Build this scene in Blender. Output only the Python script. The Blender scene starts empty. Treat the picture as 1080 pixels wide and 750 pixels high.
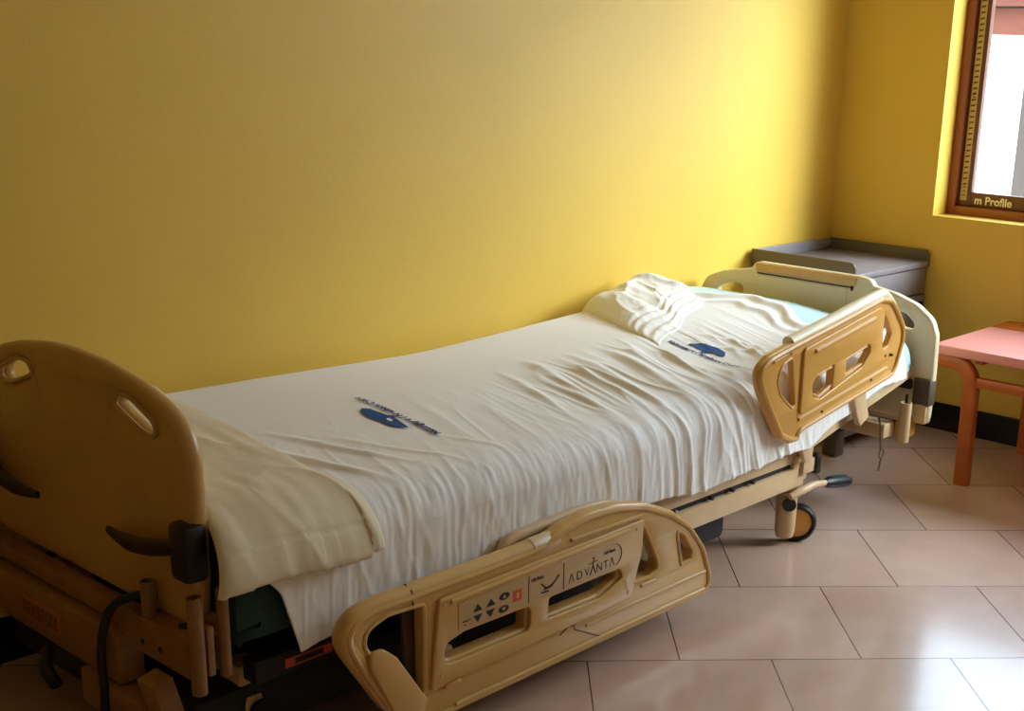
import bpy, bmesh, math, random
import numpy as np
from mathutils import Vector, Matrix
from mathutils.geometry import tessellate_polygon

scene = bpy.context.scene
COL = scene.collection
PI = math.pi

# ------------------------------------------------------------------ materials
def s2l(c):
    return tuple(((v/255)/12.92 if v/255 <= .04045 else ((v/255+.055)/1.055)**2.4) for v in c)

def mat(name, rgb, rough=.5, metal=0., bump=0., bscale=200., var=0., vscale=6., spec=.5, coat=0.):
    m = bpy.data.materials.new(name); m.use_nodes = True
    nt = m.node_tree; b = nt.nodes['Principled BSDF']
    col = s2l(rgb)
    b.inputs['Base Color'].default_value = (*col, 1)
    b.inputs['Roughness'].default_value = rough
    b.inputs['Metallic'].default_value = metal
    b.inputs['Specular IOR Level'].default_value = spec
    b.inputs['Coat Weight'].default_value = coat
    tc = nt.nodes.new('ShaderNodeTexCoord')
    if var > 0:
        n = nt.nodes.new('ShaderNodeTexNoise'); n.inputs['Scale'].default_value = vscale; n.inputs['Detail'].default_value = 6
        nt.links.new(tc.outputs['Object'], n.inputs['Vector'])
        mr = nt.nodes.new('ShaderNodeMapRange')
        mr.inputs['From Min'].default_value = .3; mr.inputs['From Max'].default_value = .7
        mr.inputs['To Min'].default_value = 1-var; mr.inputs['To Max'].default_value = 1+var*.4
        nt.links.new(n.outputs['Fac'], mr.inputs['Value'])
        mx = nt.nodes.new('ShaderNodeVectorMath'); mx.operation = 'SCALE'
        mx.inputs[0].default_value = col
        nt.links.new(mr.outputs['Result'], mx.inputs['Scale'])
        nt.links.new(mx.outputs['Vector'], b.inputs['Base Color'])
    if bump > 0:
        n2 = nt.nodes.new('ShaderNodeTexNoise'); n2.inputs['Scale'].default_value = bscale; n2.inputs['Detail'].default_value = 3
        nt.links.new(tc.outputs['Object'], n2.inputs['Vector'])
        bp = nt.nodes.new('ShaderNodeBump'); bp.inputs['Strength'].default_value = bump; bp.inputs['Distance'].default_value = .01
        nt.links.new(n2.outputs['Fac'], bp.inputs['Height'])
        nt.links.new(bp.outputs['Normal'], b.inputs['Normal'])
    return m

M = dict(
    wall=mat('wall_paint', (223, 186, 74), .5, var=.05, vscale=2.2, bump=.05, bscale=60),
    wall_b=mat('bounce_wall_paint', (196, 172, 112), .6),  # tone of the unseen walls, chosen for the light they bounce
    ceiling=mat('ceiling_paint', (232, 230, 222), .8, bump=.05, bscale=80),
    base=mat('baseboard_tile', (16, 13, 11), .3),
    plastic=mat('cream_plastic', (208, 168, 100), .28, var=.05, vscale=14),
    plastic_y=mat('yellow_tan_plastic', (211, 160, 82), .3, var=.05, vscale=14),  # yellower base than the cream plastic
    plastic_h=mat('pale_plastic', (224, 208, 172), .36, var=.04, vscale=10),
    plastic_f=mat('footboard_plastic', (188, 148, 86), .3, var=.06, vscale=9),
    panel=mat('control_panel_plastic', (196, 166, 118), .4),
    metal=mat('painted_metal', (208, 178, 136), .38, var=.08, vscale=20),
    metal_d=mat('shaded_worn_metal', (140, 100, 56), .42, var=.2, vscale=26),  # darker painted metal, foot-end shade put into its colour
    black=mat('black_rubber', (10, 9, 9), .45),
    brown=mat('bumper_rubber', (80, 66, 50), .55),
    dgreen=mat('green_plastic', (20, 66, 54), .3),
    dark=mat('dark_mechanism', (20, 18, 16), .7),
    blackp=mat('black_print', (34, 28, 26), .6),
    red=mat('red_print', (206, 74, 50), .5),
    tan=mat('label_print', (168, 104, 60), .5),
    blue=mat('blue_print', (20, 78, 140), .8),
    navy=mat('navy_print', (52, 62, 110), .8),
    steel=mat('dull_steel', (120, 105, 85), .35, metal=.8),
    grey=mat('grey_laminate', (132, 126, 128), .32, var=.05, vscale=5),
    grey_d=mat('dark_laminate', (96, 84, 72), .4),
    pink=mat('pink_laminate', (232, 150, 140), .35, var=.03, vscale=8),
    wood=mat('bent_wood', (196, 104, 40), .35, var=.16, vscale=14),
    wframe=mat('brown_window_profile', (146, 78, 44), .38),
    wframe_d=mat('dark_window_gasket', (104, 60, 40), .4),
    tape=mat('profile_tape', (196, 172, 110), .5),
    tape_t=mat('tape_print', (244, 232, 200), .5),
    stucco=mat('white_stucco', (236, 236, 238), .9, bump=.9, bscale=26),
    tile_roof=mat('terracotta_tile', (92, 42, 28), .8, var=.2, vscale=5),
    post=mat('grey_pillar', (62, 52, 48), .8),
    ground=mat('pale_concrete', (196, 188, 176), .9, var=.1, vscale=2),
)

def fabric(name, rgb, rough=.85, weave=900, strength=.12, sheen=.2, trans=0.):
    m = mat(name, rgb, rough, spec=.2)
    nt = m.node_tree; b = nt.nodes['Principled BSDF']
    b.inputs['Sheen Weight'].default_value = sheen
    tc = nt.nodes.new('ShaderNodeTexCoord')
    n = nt.nodes.new('ShaderNodeTexNoise'); n.inputs['Scale'].default_value = weave; n.inputs['Detail'].default_value = 2
    n3 = nt.nodes.new('ShaderNodeTexNoise'); n3.inputs['Scale'].default_value = 38; n3.inputs['Detail'].default_value = 4
    nt.links.new(tc.outputs['Object'], n.inputs['Vector']); nt.links.new(tc.outputs['Object'], n3.inputs['Vector'])
    ad = nt.nodes.new('ShaderNodeMath'); ad.operation = 'MULTIPLY_ADD'; ad.inputs[1].default_value = .25
    nt.links.new(n.outputs['Fac'], ad.inputs[0]); nt.links.new(n3.outputs['Fac'], ad.inputs[2])
    bp = nt.nodes.new('ShaderNodeBump'); bp.inputs['Strength'].default_value = strength; bp.inputs['Distance'].default_value = .006
    nt.links.new(ad.outputs['Value'], bp.inputs['Height']); nt.links.new(bp.outputs['Normal'], b.inputs['Normal'])
    return m
M['sheet'] = fabric('white_cotton_sheet', (240, 239, 237))
M['sheet2'] = fabric('cream_cotton', (226, 214, 186), strength=.18)
M['towel'] = fabric('white_terry', (240, 238, 232), weave=500, strength=.5, sheen=.5)
M['mattress'] = fabric('lit_blue_cover', (184, 216, 226), .6, strength=.05)  # mattress cover at the head, washed-out light put into the colour
M['mattress_shaded'] = fabric('shaded_green_cover', (26, 54, 43), .6, strength=.05)  # same cover at the foot, its shade put into the colour

def floor_mat():
    m = bpy.data.materials.new('ceramic_floor_tiles'); m.use_nodes = True
    nt = m.node_tree; N = nt.nodes; Lk = nt.links; b = N['Principled BSDF']
    geo = N.new('ShaderNodeNewGeometry')
    def math_(op, a, bb=None, c=None):
        n = N.new('ShaderNodeMath'); n.operation = op
        for i, v in enumerate((a, bb, c)):
            if v is None: continue
            if isinstance(v, (int, float)): n.inputs[i].default_value = v
            else: Lk.new(v, n.inputs[i])
        return n.outputs[0]
    sub = N.new('ShaderNodeVectorMath'); sub.operation = 'SUBTRACT'
    Lk.new(geo.outputs['Position'], sub.inputs[0]); sub.inputs[1].default_value = (-2.63944, -.99772, 0)
    def dot(v):
        d = N.new('ShaderNodeVectorMath'); d.operation = 'DOT_PRODUCT'
        Lk.new(sub.outputs[0], d.inputs[0]); d.inputs[1].default_value = v; return d.outputs['Value']
    ts = .465005
    v = math_('DIVIDE', dot((.7039253, .71027402, 0)), ts)
    uu = math_('DIVIDE', dot((.71027402, -.7039253, 0)), ts)
    row = math_('FLOOR', v)
    par = math_('MODULO', math_('ADD', row, 101), 2)
    u2 = math_('MULTIPLY_ADD', par, .5, uu)
    fu = math_('FRACT', u2); fv = math_('FRACT', v)
    def edge(x): return math_('MINIMUM', x, math_('SUBTRACT', 1., x))
    e = math_('MINIMUM', edge(fu), edge(fv))
    grout = N.new('ShaderNodeMapRange'); grout.inputs['From Min'].default_value = .002; grout.inputs['From Max'].default_value = .005
    grout.inputs['To Min'].default_value = 1; grout.inputs['To Max'].default_value = 0
    Lk.new(e, grout.inputs['Value'])
    cell = N.new('ShaderNodeCombineXYZ'); Lk.new(math_('FLOOR', u2), cell.inputs[0]); Lk.new(row, cell.inputs[1])
    wn = N.new('ShaderNodeTexWhiteNoise'); Lk.new(cell.outputs[0], wn.inputs['Vector'])
    ns = N.new('ShaderNodeTexNoise'); ns.inputs['Scale'].default_value = 5; ns.inputs['Detail'].default_value = 8
    Lk.new(geo.outputs['Position'], ns.inputs['Vector'])
    f = math_('MULTIPLY_ADD', wn.outputs['Value'], .35, math_('MULTIPLY', ns.outputs['Fac'], .65))
    cr = N.new('ShaderNodeValToRGB')
    cr.color_ramp.elements[0].position = .2; cr.color_ramp.elements[0].color = (*s2l((188, 152, 132)), 1)
    cr.color_ramp.elements[1].position = .8; cr.color_ramp.elements[1].color = (*s2l((212, 180, 160)), 1)
    Lk.new(f, cr.inputs[0])
    mx = N.new('ShaderNodeMix'); mx.data_type = 'RGBA'
    Lk.new(grout.outputs[0], mx.inputs['Factor']); Lk.new(cr.outputs[0], mx.inputs['A'])
    mx.inputs['B'].default_value = (*s2l((78, 50, 38)), 1)
    Lk.new(mx.outputs['Result'], b.inputs['Base Color'])
    n4 = N.new('ShaderNodeTexNoise'); n4.inputs['Scale'].default_value = 30; n4.inputs['Detail'].default_value = 4
    Lk.new(geo.outputs['Position'], n4.inputs['Vector'])
    rr = N.new('ShaderNodeMapRange'); rr.inputs['To Min'].default_value = .16; rr.inputs['To Max'].default_value = .30
    Lk.new(n4.outputs['Fac'], rr.inputs['Value']); Lk.new(rr.outputs[0], b.inputs['Roughness'])
    b.inputs['Specular IOR Level'].default_value = .6; b.inputs['Coat Weight'].default_value = .4; b.inputs['Coat Roughness'].default_value = .12
    bp = N.new('ShaderNodeBump'); bp.inputs['Strength'].default_value = .4; bp.inputs['Distance'].default_value = .001; bp.invert = True
    Lk.new(grout.outputs[0], bp.inputs['Height']); Lk.new(bp.outputs[0], b.inputs['Normal'])
    return m
M['floor'] = floor_mat()

def glass_mat():
    m = bpy.data.materials.new('window_glass'); m.use_nodes = True
    nt = m.node_tree; N = nt.nodes; N.remove(N['Principled BSDF'])
    out = N['Material Output']
    t = N.new('ShaderNodeBsdfTransparent'); t.inputs[0].default_value = (.96, .98, .97, 1)
    g = N.new('ShaderNodeBsdfGlossy'); g.inputs['Roughness'].default_value = .02
    lw = N.new('ShaderNodeLayerWeight'); lw.inputs['Blend'].default_value = .5
    pw = N.new('ShaderNodeMath'); pw.operation = 'POWER'; pw.inputs[1].default_value = 5; nt.links.new(lw.outputs['Facing'], pw.inputs[0])
    fr = N.new('ShaderNodeMath'); fr.operation = 'MULTIPLY_ADD'; fr.inputs[1].default_value = .9; fr.inputs[2].default_value = .04; nt.links.new(pw.outputs[0], fr.inputs[0])
    mx = N.new('ShaderNodeMixShader')
    nt.links.new(fr.outputs[0], mx.inputs[0]); nt.links.new(t.outputs[0], mx.inputs[1]); nt.links.new(g.outputs[0], mx.inputs[2])
    nt.links.new(mx.outputs[0], out.inputs['Surface'])
    return m
M['glass'] = glass_mat()

# ------------------------------------------------------------------ mesh helpers
def link(name, me, m=None, parent=None, smooth=True, angle=35):
    if m is not None:
        for x in (m if isinstance(m, (list, tuple)) else [m]): me.materials.append(M[x] if isinstance(x, str) else x)
    o = bpy.data.objects.new(name, me); COL.objects.link(o)
    if smooth:
        for p in me.polygons: p.use_smooth = True
        me.set_sharp_from_angle(angle=math.radians(angle))
    if parent is not None:
        o.parent = parent
        o.matrix_parent_inverse = Matrix.Translation(-Vector(WL[parent.name]))
        WL[o.name] = WL[parent.name]
        o.matrix_parent_inverse = Matrix.Identity(4)
        # geometry is written in world coordinates: shift it into the parent's frame
        off = Vector(WL[parent.name]); me.transform(Matrix.Translation(-off))
    else:
        WL[o.name] = (0, 0, 0)
    return o
WL = {}
def from_bm(name, bm, m, parent=None, smooth=True, angle=35):
    bmesh.ops.recalc_face_normals(bm, faces=bm.faces)
    me = bpy.data.meshes.new(name); bm.to_mesh(me); bm.free()
    return link(name, me, m, parent, smooth, angle)
def rebase(o, base):
    """give a top-level single-mesh thing an origin at its base"""
    o.data.transform(Matrix.Translation(-Vector(base))); o.location = base; WL[o.name] = base
def empty(name, loc, label=None, cat=None, kind=None):
    o = bpy.data.objects.new(name, None); COL.objects.link(o); o.location = loc; o.empty_display_size = .1
    WL[o.name] = loc; tag(o, label, cat, kind); return o
def tag(o, label=None, cat=None, kind=None, group=None):
    if label: o['label'] = label
    if cat: o['category'] = cat
    if kind: o['kind'] = kind
    if group: o['group'] = group
    return o

def add_box(bm, x0, x1, y0, y1, z0, z1, bev=0., seg=2, rot=None):
    r = bmesh.ops.create_cube(bm, size=1)
    vs = r['verts']
    cx, cy, cz = (x0+x1)/2, (y0+y1)/2, (z0+z1)/2
    bmesh.ops.scale(bm, vec=(abs(x1-x0), abs(y1-y0), abs(z1-z0)), verts=vs)
    if bev > 0:
        es = list({e for v in vs for e in v.link_edges})
        rr = bmesh.ops.bevel(bm, geom=es, offset=bev, segments=seg, affect='EDGES', profile=.5)
        vs = list({v for f in rr['faces'] for v in f.verts} | {v for v in vs if v.is_valid})
    if rot is not None: bmesh.ops.rotate(bm, cent=(0, 0, 0), matrix=rot, verts=vs)
    bmesh.ops.translate(bm, vec=(cx, cy, cz), verts=vs)
    return vs
def box(name, x0, x1, y0, y1, z0, z1, m, parent=None, bev=.003, rot=None):
    bm = bmesh.new(); add_box(bm, x0, x1, y0, y1, z0, z1, bev, rot=rot); return from_bm(name, bm, m, parent)

def add_tube(bm, pts, rad, seg=12, cap=True, flat=1.):
    """sweep a circle (or ellipse) along points; rad may be a list"""
    pts = [Vector(p) for p in pts]; n = len(pts)
    rads = [float(v) for v in np.interp(np.linspace(0, 1, n), np.linspace(0, 1, len(rad)), rad)] if isinstance(rad, (list, tuple)) else [rad]*n
    rings = []; up = None
    for i, p in enumerate(pts):
        t = (pts[min(i+1, n-1)]-pts[max(i-1, 0)]).normalized()
        if up is None:
            up = Vector((0, 0, 1)) if abs(t.z) < .9 else Vector((0, 1, 0))
        a = t.cross(up).normalized(); b2 = a.cross(t).normalized(); up = b2
        rings.append([bm.verts.new(p + rads[i]*(math.cos(2*PI*k/seg)*a*flat + math.sin(2*PI*k/seg)*b2)) for k in range(seg)])
    for i in range(n-1):
        for k in range(seg):
            bm.faces.new((rings[i][k], rings[i][(k+1) % seg], rings[i+1][(k+1) % seg], rings[i+1][k]))
    if cap:
        bm.faces.new(rings[0][::-1]); bm.faces.new(rings[-1])
def tube(name, pts, rad, m, parent=None, seg=12, smoothpts=0, flat=1.):
    if smoothpts: pts = catmull(pts, smoothpts)
    bm = bmesh.new(); add_tube(bm, pts, rad, seg, flat=flat); return from_bm(name, bm, m, parent)
def open_pipe(name, p0, p1, r, m, parent):
    """upright pipe with an open, hollow top"""
    bm = bmesh.new(); p0 = Vector(p0); p1 = Vector(p1)
    prof = [(r, 0), (r, 1), (r*.8, 1), (r*.8, .55)]
    rings = []
    for rr, t in prof:
        c = p0.lerp(p1, t)
        rings.append([bm.verts.new(c+Vector((rr*math.cos(2*PI*k/18), rr*math.sin(2*PI*k/18), 0))) for k in range(18)])
    for i in range(3):
        for k in range(18): bm.faces.new((rings[i][k], rings[i][(k+1) % 18], rings[i+1][(k+1) % 18], rings[i+1][k]))
    bm.faces.new(rings[0][::-1]); bm.faces.new(rings[-1])
    return from_bm(name, bm, m, parent)
def catmull(pts, k=6, closed=False):
    P = [Vector(p) for p in pts]; out = []; n = len(P)
    rng = range(n if closed else n-1)
    for i in rng:
        if closed: a, b, c, d = P[i-1], P[i], P[(i+1) % n], P[(i+2) % n]
        else: a, b, c, d = P[max(i-1, 0)], P[i], P[i+1], P[min(i+2, n-1)]
        for j in range(k):
            t = j/k
            out.append(.5*((2*b)+(c-a)*t+(2*a-5*b+4*c-d)*t*t+(3*b-a-3*c+d)*t**3))
    if not closed: out.append(P[-1])
    return out
def rpoly(pts, r=.01, seg=6):
    """round the corners of a 2D polygon; a point may carry its own radius"""
    n = len(pts); out = []
    for i in range(n):
        p = Vector(pts[i][:2]); a = Vector(pts[i-1][:2]); c = Vector(pts[(i+1) % n][:2])
        rr = pts[i][2] if len(pts[i]) > 2 else r
        u = (a-p); v = (c-p); lu, lv = u.length, v.length; u.normalize(); v.normalize()
        ang = math.acos(max(-1, min(1, u.dot(v))))
        if rr <= 0 or ang > PI*.985: out.append(p); continue
        d = min(rr/math.tan(ang/2), lu*.48, lv*.48)
        s = p+u*d; e = p+v*d
        for k in range(seg+1):
            t = k/seg; out.append((1-t)**2*s+2*t*(1-t)*p+t*t*e)
    return out
def stadium(x0, x1, z0, z1, r=None, seg=6):
    r = r or (z1-z0)/2
    return rpoly([(x0, z0), (x1, z0), (x1, z1), (x0, z1)], r, seg)

def inset(loop, d):
    n = len(loop); out = []
    P_ = [Vector(p[:2]) for p in loop]
    area = sum(P_[i].x*P_[(i+1) % n].y-P_[(i+1) % n].x*P_[i].y for i in range(n))
    sg = 1 if area > 0 else -1
    for i in range(n):
        t = P_[(i+1) % n]-P_[i-1]
        if t.length < 1e-9: out.append(P_[i]); continue
        t.normalize(); out.append(P_[i]+Vector((-t.y, t.x))*d*sg)
    return out
def smooth_loop(loop, its=3, step=.008):
    """resample a closed loop evenly and relax it"""
    P_ = [Vector(p[:2]) for p in loop]; out = []
    for i in range(len(P_)):
        a, b = P_[i], P_[(i+1) % len(P_)]; k = max(1, int((b-a).length/step))
        out += [a.lerp(b, j/k) for j in range(k)]
    for _ in range(its): out = [(out[i-1]+out[i]*2+out[(i+1) % len(out)])/4 for i in range(len(out))]
    return out
def plate(name, outline, holes, basis, depth, m, parent=None, bev=.004, angle=40):
    """extruded polygon with holes and rounded rims. basis = (origin, u, v, n); the plate grows from the origin plane along n"""
    cu = bpy.data.curves.new(name+'_c', 'CURVE'); cu.dimensions = '2D'; cu.fill_mode = 'BOTH'
    cu.extrude = max(depth/2-bev, 1e-4); cu.bevel_depth = bev; cu.bevel_resolution = 2; cu.offset = -bev
    for loop in [outline]+list(holes):
        sp = cu.splines.new('POLY'); sp.points.add(len(loop)-1); sp.use_cyclic_u = True
        for i, p in enumerate(loop): sp.points[i].co = (p[0], p[1], 0, 1)
    tmp = bpy.data.objects.new('tmp', cu); COL.objects.link(tmp)
    dg = bpy.context.evaluated_depsgraph_get()
    me = bpy.data.meshes.new_from_object(tmp.evaluated_get(dg))
    bpy.data.objects.remove(tmp); bpy.data.curves.remove(cu)
    me.name = name
    O, U, V, Nn = [Vector(v) for v in basis]
    mt = Matrix(((U.x, V.x, Nn.x, O.x), (U.y, V.y, Nn.y, O.y), (U.z, V.z, Nn.z, O.z), (0, 0, 0, 1)))
    me.transform(Matrix.Translation(Vector((0, 0, depth/2)))); me.transform(mt)
    bm = bmesh.new(); bm.from_mesh(me); bmesh.ops.remove_doubles(bm, verts=bm.verts, dist=1e-5)
    me.materials.clear(); bpy.data.meshes.remove(me)
    return from_bm(name, bm, m, parent, angle=angle)
def XZ(y): return ((0, y, 0), (1, 0, 0), (0, 0, 1), (0, -1, 0))     # grows toward -y
def YZ(x): return ((x, 0, 0), (0, -1, 0), (0, 0, 1), (-1, 0, 0))    # u = -y, grows toward -x
def ring2(name, loop, basis, off, rad, m, parent, closed=True, seg=8):
    O, U, V, Nn = [Vector(v) for v in basis]
    pts = [O+U*p[0]+V*p[1]+Nn*off for p in loop]
    bm = bmesh.new(); n = len(pts); rings = []
    if not closed:
        add_tube(bm, pts, rad, seg)
    else:
        for i, p in enumerate(pts):
            t = (pts[(i+1) % n]-pts[i-1]).normalized(); a = t.cross(Nn).normalized()
            rings.append([bm.verts.new(p+rad*(math.cos(2*PI*k/seg)*a+math.sin(2*PI*k/seg)*Nn)) for k in range(seg)])
        for i in range(n):
            for k in range(seg):
                bm.faces.new((rings[i][k], rings[i][(k+1) % seg], rings[(i+1) % n][(k+1) % seg], rings[(i+1) % n][k]))
    return from_bm(name, bm, m, parent)

def text_mesh(body, size, bold=0., shear=0., spacing=1., align='LEFT', sub=0, width=None):
    cu = bpy.data.curves.new('t', 'FONT'); cu.body = body; cu.size = size; cu.align_x = align; cu.shear = shear
    cu.offset = bold; cu.space_character = spacing; cu.resolution_u = 3
    tmp = bpy.data.objects.new('tmp', cu); COL.objects.link(tmp)
    dg = bpy.context.evaluated_depsgraph_get()
    me = bpy.data.meshes.new_from_object(tmp.evaluated_get(dg))
    bpy.data.objects.remove(tmp); bpy.data.curves.remove(cu)
    me.materials.clear()
    if width:
        xs = [v.co.x for v in me.vertices]; k = width/(max(xs)-min(xs)); x0 = min(xs)
        for v in me.vertices: v.co.x = (v.co.x-x0)*k
    return me
def text_on(name, body, size, basis, u, v, m, parent, off=.0006, **kw):
    me = text_mesh(body, size, **kw)
    O, U, V, Nn = [Vector(q) for q in basis]
    for w in me.vertices: w.co = O+U*(u+w.co.x)+V*(v+w.co.y)+Nn*off
    return link(name, me, m, parent, smooth=False)
def flat_polys(name, polys, basis, off, m, parent):
    bm = bmesh.new(); O, U, V, Nn = [Vector(q) for q in basis]
    for pl in polys:
        vs = [bm.verts.new(O+U*p[0]+V*p[1]+Nn*off) for p in pl]
        vb = [bm.verts.new(O+U*p[0]+V*p[1]+Nn*(off-.0006)) for p in pl]
        bm.faces.new(vs); bm.faces.new(vb[::-1])
        for i in range(len(vs)): bm.faces.new((vs[i], vs[(i+1) % len(vs)], vb[(i+1) % len(vs)], vb[i]))
    return from_bm(name, bm, m, parent, smooth=False)

# ------------------------------------------------------------------ noise
_rng = np.random.RandomState(7); _T = _rng.rand(256, 256)
def vnoise(x, y):
    x = np.asarray(x, float); y = np.asarray(y, float)
    xi = np.floor(x).astype(int); yi = np.floor(y).astype(int); fx = x-xi; fy = y-yi
    fx = fx*fx*(3-2*fx); fy = fy*fy*(3-2*fy)
    g = lambda i, j: _T[i % 256, j % 256]
    return (g(xi, yi)*(1-fx)+g(xi+1, yi)*fx)*(1-fy)+(g(xi, yi+1)*(1-fx)+g(xi+1, yi+1)*fx)*fy
def sstep(a, b, x):
    t = np.clip((x-a)/(b-a), 0, 1); return t*t*(3-2*t)
def bump_(x, c, w): return np.exp(-((x-c)/w)**2)

# ------------------------------------------------------------------ room
RX0, RY0, RZ = -5.9, -4.3, 2.85
WT = .24
WY0, WY1, WZ0, WZ1 = -3.40, -.473, .872, 2.45      # window opening in the right wall
def struct(o): o['kind'] = 'structure'; return o
struct(box('floor', RX0, 0, RY0, 0, -.1, 0, 'floor', bev=0))
struct(box('ceiling', RX0, 0, RY0, 0, RZ, RZ+.1, 'ceiling', bev=0))
struct(box('wall_back', RX0-.2, WT, 0, .2, -.1, RZ+.1, 'wall', bev=0))
struct(box('wall_left', RX0-.2, RX0, RY0-.2, 0, -.1, RZ+.1, 'wall_b', bev=0))
struct(box('wall_front', RX0, WT, RY0-.2, RY0, -.1, RZ+.1, 'wall_b', bev=0))
bm = bmesh.new()
hole = [(WY0, WZ0), (WY1, WZ0), (WY1, WZ1), (WY0, WZ1)]; outer = [(RY0, -.1), (0, -.1), (0, RZ+.1), (RY0, RZ+.1)]
F = {}
for X in (0, WT):
    F[X] = ([bm.verts.new((X, *p)) for p in outer], [bm.verts.new((X, *p)) for p in hole])
    for i in range(4):
        bm.faces.new((F[X][0][i], F[X][0][(i+1) % 4], F[X][1][(i+1) % 4], F[X][1][i]))
for i in range(4):
    for q in (0, 1): bm.faces.new((F[0][q][i], F[0][q][(i+1) % 4], F[WT][q][(i+1) % 4], F[WT][q][i]))
struct(from_bm('wall_right', bm, 'wall', smooth=False))
struct(box('baseboard_back', RX0, 0, -.012, 0, 0, .113, 'base', bev=.002))
struct(box('baseboard_right', -.012, 0, RY0, -.012, 0, .113, 'base', bev=.002))
struct(box('baseboard_left', RX0, RX0+.012, RY0, -.012, 0, .113, 'base', bev=.002))

# window: outer frame, sliding sash with printed protective tape, glass
win = empty('window_1', (.13, (WY0+WY1)/2, WZ0), kind='structure')
FX = .11
def frame_ring(name, y0, y1, z0, z1, wd, x0, x1, m, parent):
    bm = bmesh.new()
    add_box(bm, x0, x1, y0, y0+wd, z0, z1, .002); add_box(bm, x0, x1, y1-wd, y1, z0, z1, .002)
    add_box(bm, x0, x1, y0+wd, y1-wd, z0, z0+wd, .002); add_box(bm, x0, x1, y0+wd, y1-wd, z1-wd, z1, .002)
    return from_bm(name, bm, m, parent)
frame_ring('window_frame', WY0, WY1, WZ0, WZ1, .036, FX, FX+.09, 'wframe', win)
S0, S1 = -1.95, WY1-.036
sash = frame_ring('window_sash', S0, S1, WZ0+.036, WZ1-.036, .058, FX+.022, FX+.052, 'wframe_d', win)
sash2 = frame_ring('window_sash', WY0+.036, S0+.05, WZ0+.036, WZ1-.036, .058, FX+.056, FX+.082, 'wframe_d', win)
for a, b_, xx in ((S0+.058, S1-.058, FX+.036), (WY0+.036+.058, S0+.05-.058, FX+.068)):
    box('glass_pane', xx, xx+.004, a, b_, WZ0+.094, WZ1-.094, 'glass', win, bev=0)
# printed tape on the sash
WB = ((FX+.022, 0, 0), (0, -1, 0), (0, 0, 1), (-1, 0, 0))
flat_polys('sash_tape', [[(-S1+.012, WZ0+.06), (-S1+.04, WZ0+.06), (-S1+.04, WZ1-.06), (-S1+.012, WZ1-.06)],], WB, .0012, 'tape', win)
dashes = []
zz = WZ0+.12
while zz < WZ1-.12:
    dashes.append([(-S1+.016, zz), (-S1+.034, zz+.003), (-S1+.034, zz+.010), (-S1+.016, zz+.007)]); zz += .022
for zc in (WZ0+.075, WZ0+.46, WZ0+.85):
    for k in (0, 1, 2):
        dashes.append([(-S1+.014, zc+k*.016), (-S1+.026, zc+.010+k*.016), (-S1+.036, zc+k*.016), (-S1+.026, zc+.004+k*.016)])
flat_polys('tape_print', dashes, WB, .0018, 'wframe_d', win)
text_on('tape_lettering', 'm Profile', .044, WB, -S1+.075, WZ0+.05, 'tape_t', win, off=.0015, bold=.0012)
text_on('tape_lettering', 'm Profile', .044, WB, -S1+.30, WZ0+.05, 'tape_t', win, off=.0015, bold=.0012)
bmt = bmesh.new()

# what the window looks out on
nb = empty('neighbouring_building', (3.2, .2, -2.5), 'low white stucco building with a brown tiled roof edge seen through the window', 'building')
box('wall', 3.0, 3.3, -6, 3.5, -2.5, 1.66, 'stucco', nb, bev=0)
bm = bmesh.new()
add_box(bm, 2.78, 3.0, -6, 3.5, 1.655, 1.80, .004); add_box(bm, 2.70, 3.0, -6, 3.5, 1.81, 1.96, .004)
from_bm('fascia', bm, 'tile_roof', nb)
bm = bmesh.new()
for k in range(48):
    y = -6+k*.2
    add_tube(bm, [(2.66, y+.1, 1.93), (4.4, y+.1, 2.25)], .07, 8)
from_bm('roof_tiles', bm, 'tile_roof', nb)
box('pillar', 2.93, 3.0, -.35, .50, -2.5, 1.64, 'post', nb, bev=.01)
box('ground', .6, 30, -20, 20, -2.7, -2.5, 'ground', bev=0)['kind'] = 'structure'

# ------------------------------------------------------------------ the bed
bed = empty('hospital_bed', (-2.3, -.48, 0), 'cream adjustable hospital bed with moulded side rails standing along the yellow wall', 'bed')
# --- footboard
def circ(x, z, rx, rz, n=20): return [(x+rx*math.cos(2*PI*k/n), z+rz*math.sin(2*PI*k/n)) for k in range(n)]
def mir(p, c=.492): return [(2*c-q[0], *q[1:]) for q in p][::-1]
half = [(.492, .850, .1), (.600, .846, .1), (.725, .828, .1), (.815, .805, .08), (.876, .775, .06), (.902, .722, .06), (.905, .60, .03), (.903, .47, .03), (.890, .372, .02)]
fo = half + mir(half)[:-1]
hr = [(.650, .772, .02), (.672, .796, .02), (.715, .795, .03), (.790, .765, .02), (.802, .742, .02), (.780, .732, .02), (.745, .738, .02), (.675, .762, .02)]
fb = plate('footboard', smooth_loop(rpoly(fo, .02), 20, .01), [smooth_loop(rpoly(hr, .02), 8, .005), smooth_loop(rpoly(mir(hr), .02), 8, .005)], YZ(-3.596), .036, 'plastic_f', bed, bev=.015)
for h_ in (hr, mir(hr)):
    ring2('handle_rim', smooth_loop(rpoly(h_, .02), 8, .005), YZ(-3.596), .034, .005, 'plastic_f', fb)
ring2('molded_groove', rpoly([(.34, .80), (.64, .80), (.62, .70), (.36, .70)], .02), YZ(-3.596), .0355, .0022, 'plastic_f', fb)
# corner bumpers and dark curved arms
for s in (0, 1):
    f_ = (lambda y: y) if s == 0 else (lambda y: -.984-y)
    ys = sorted((f_(-.850), f_(-.912)))
    box('corner_bumper', -3.656, -3.606, ys[0], ys[1], .478, .592, 'black', bed, bev=.012)
    tube('bumper_arm', [(-3.645, f_(-.87), .545), (-3.66, f_(-.80), .528), (-3.662, f_(-.72), .517), (-3.655, f_(-.635), .518)], [.017, .018, .017, .008], 'black', bed, smoothpts=5, flat=.7)
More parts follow.
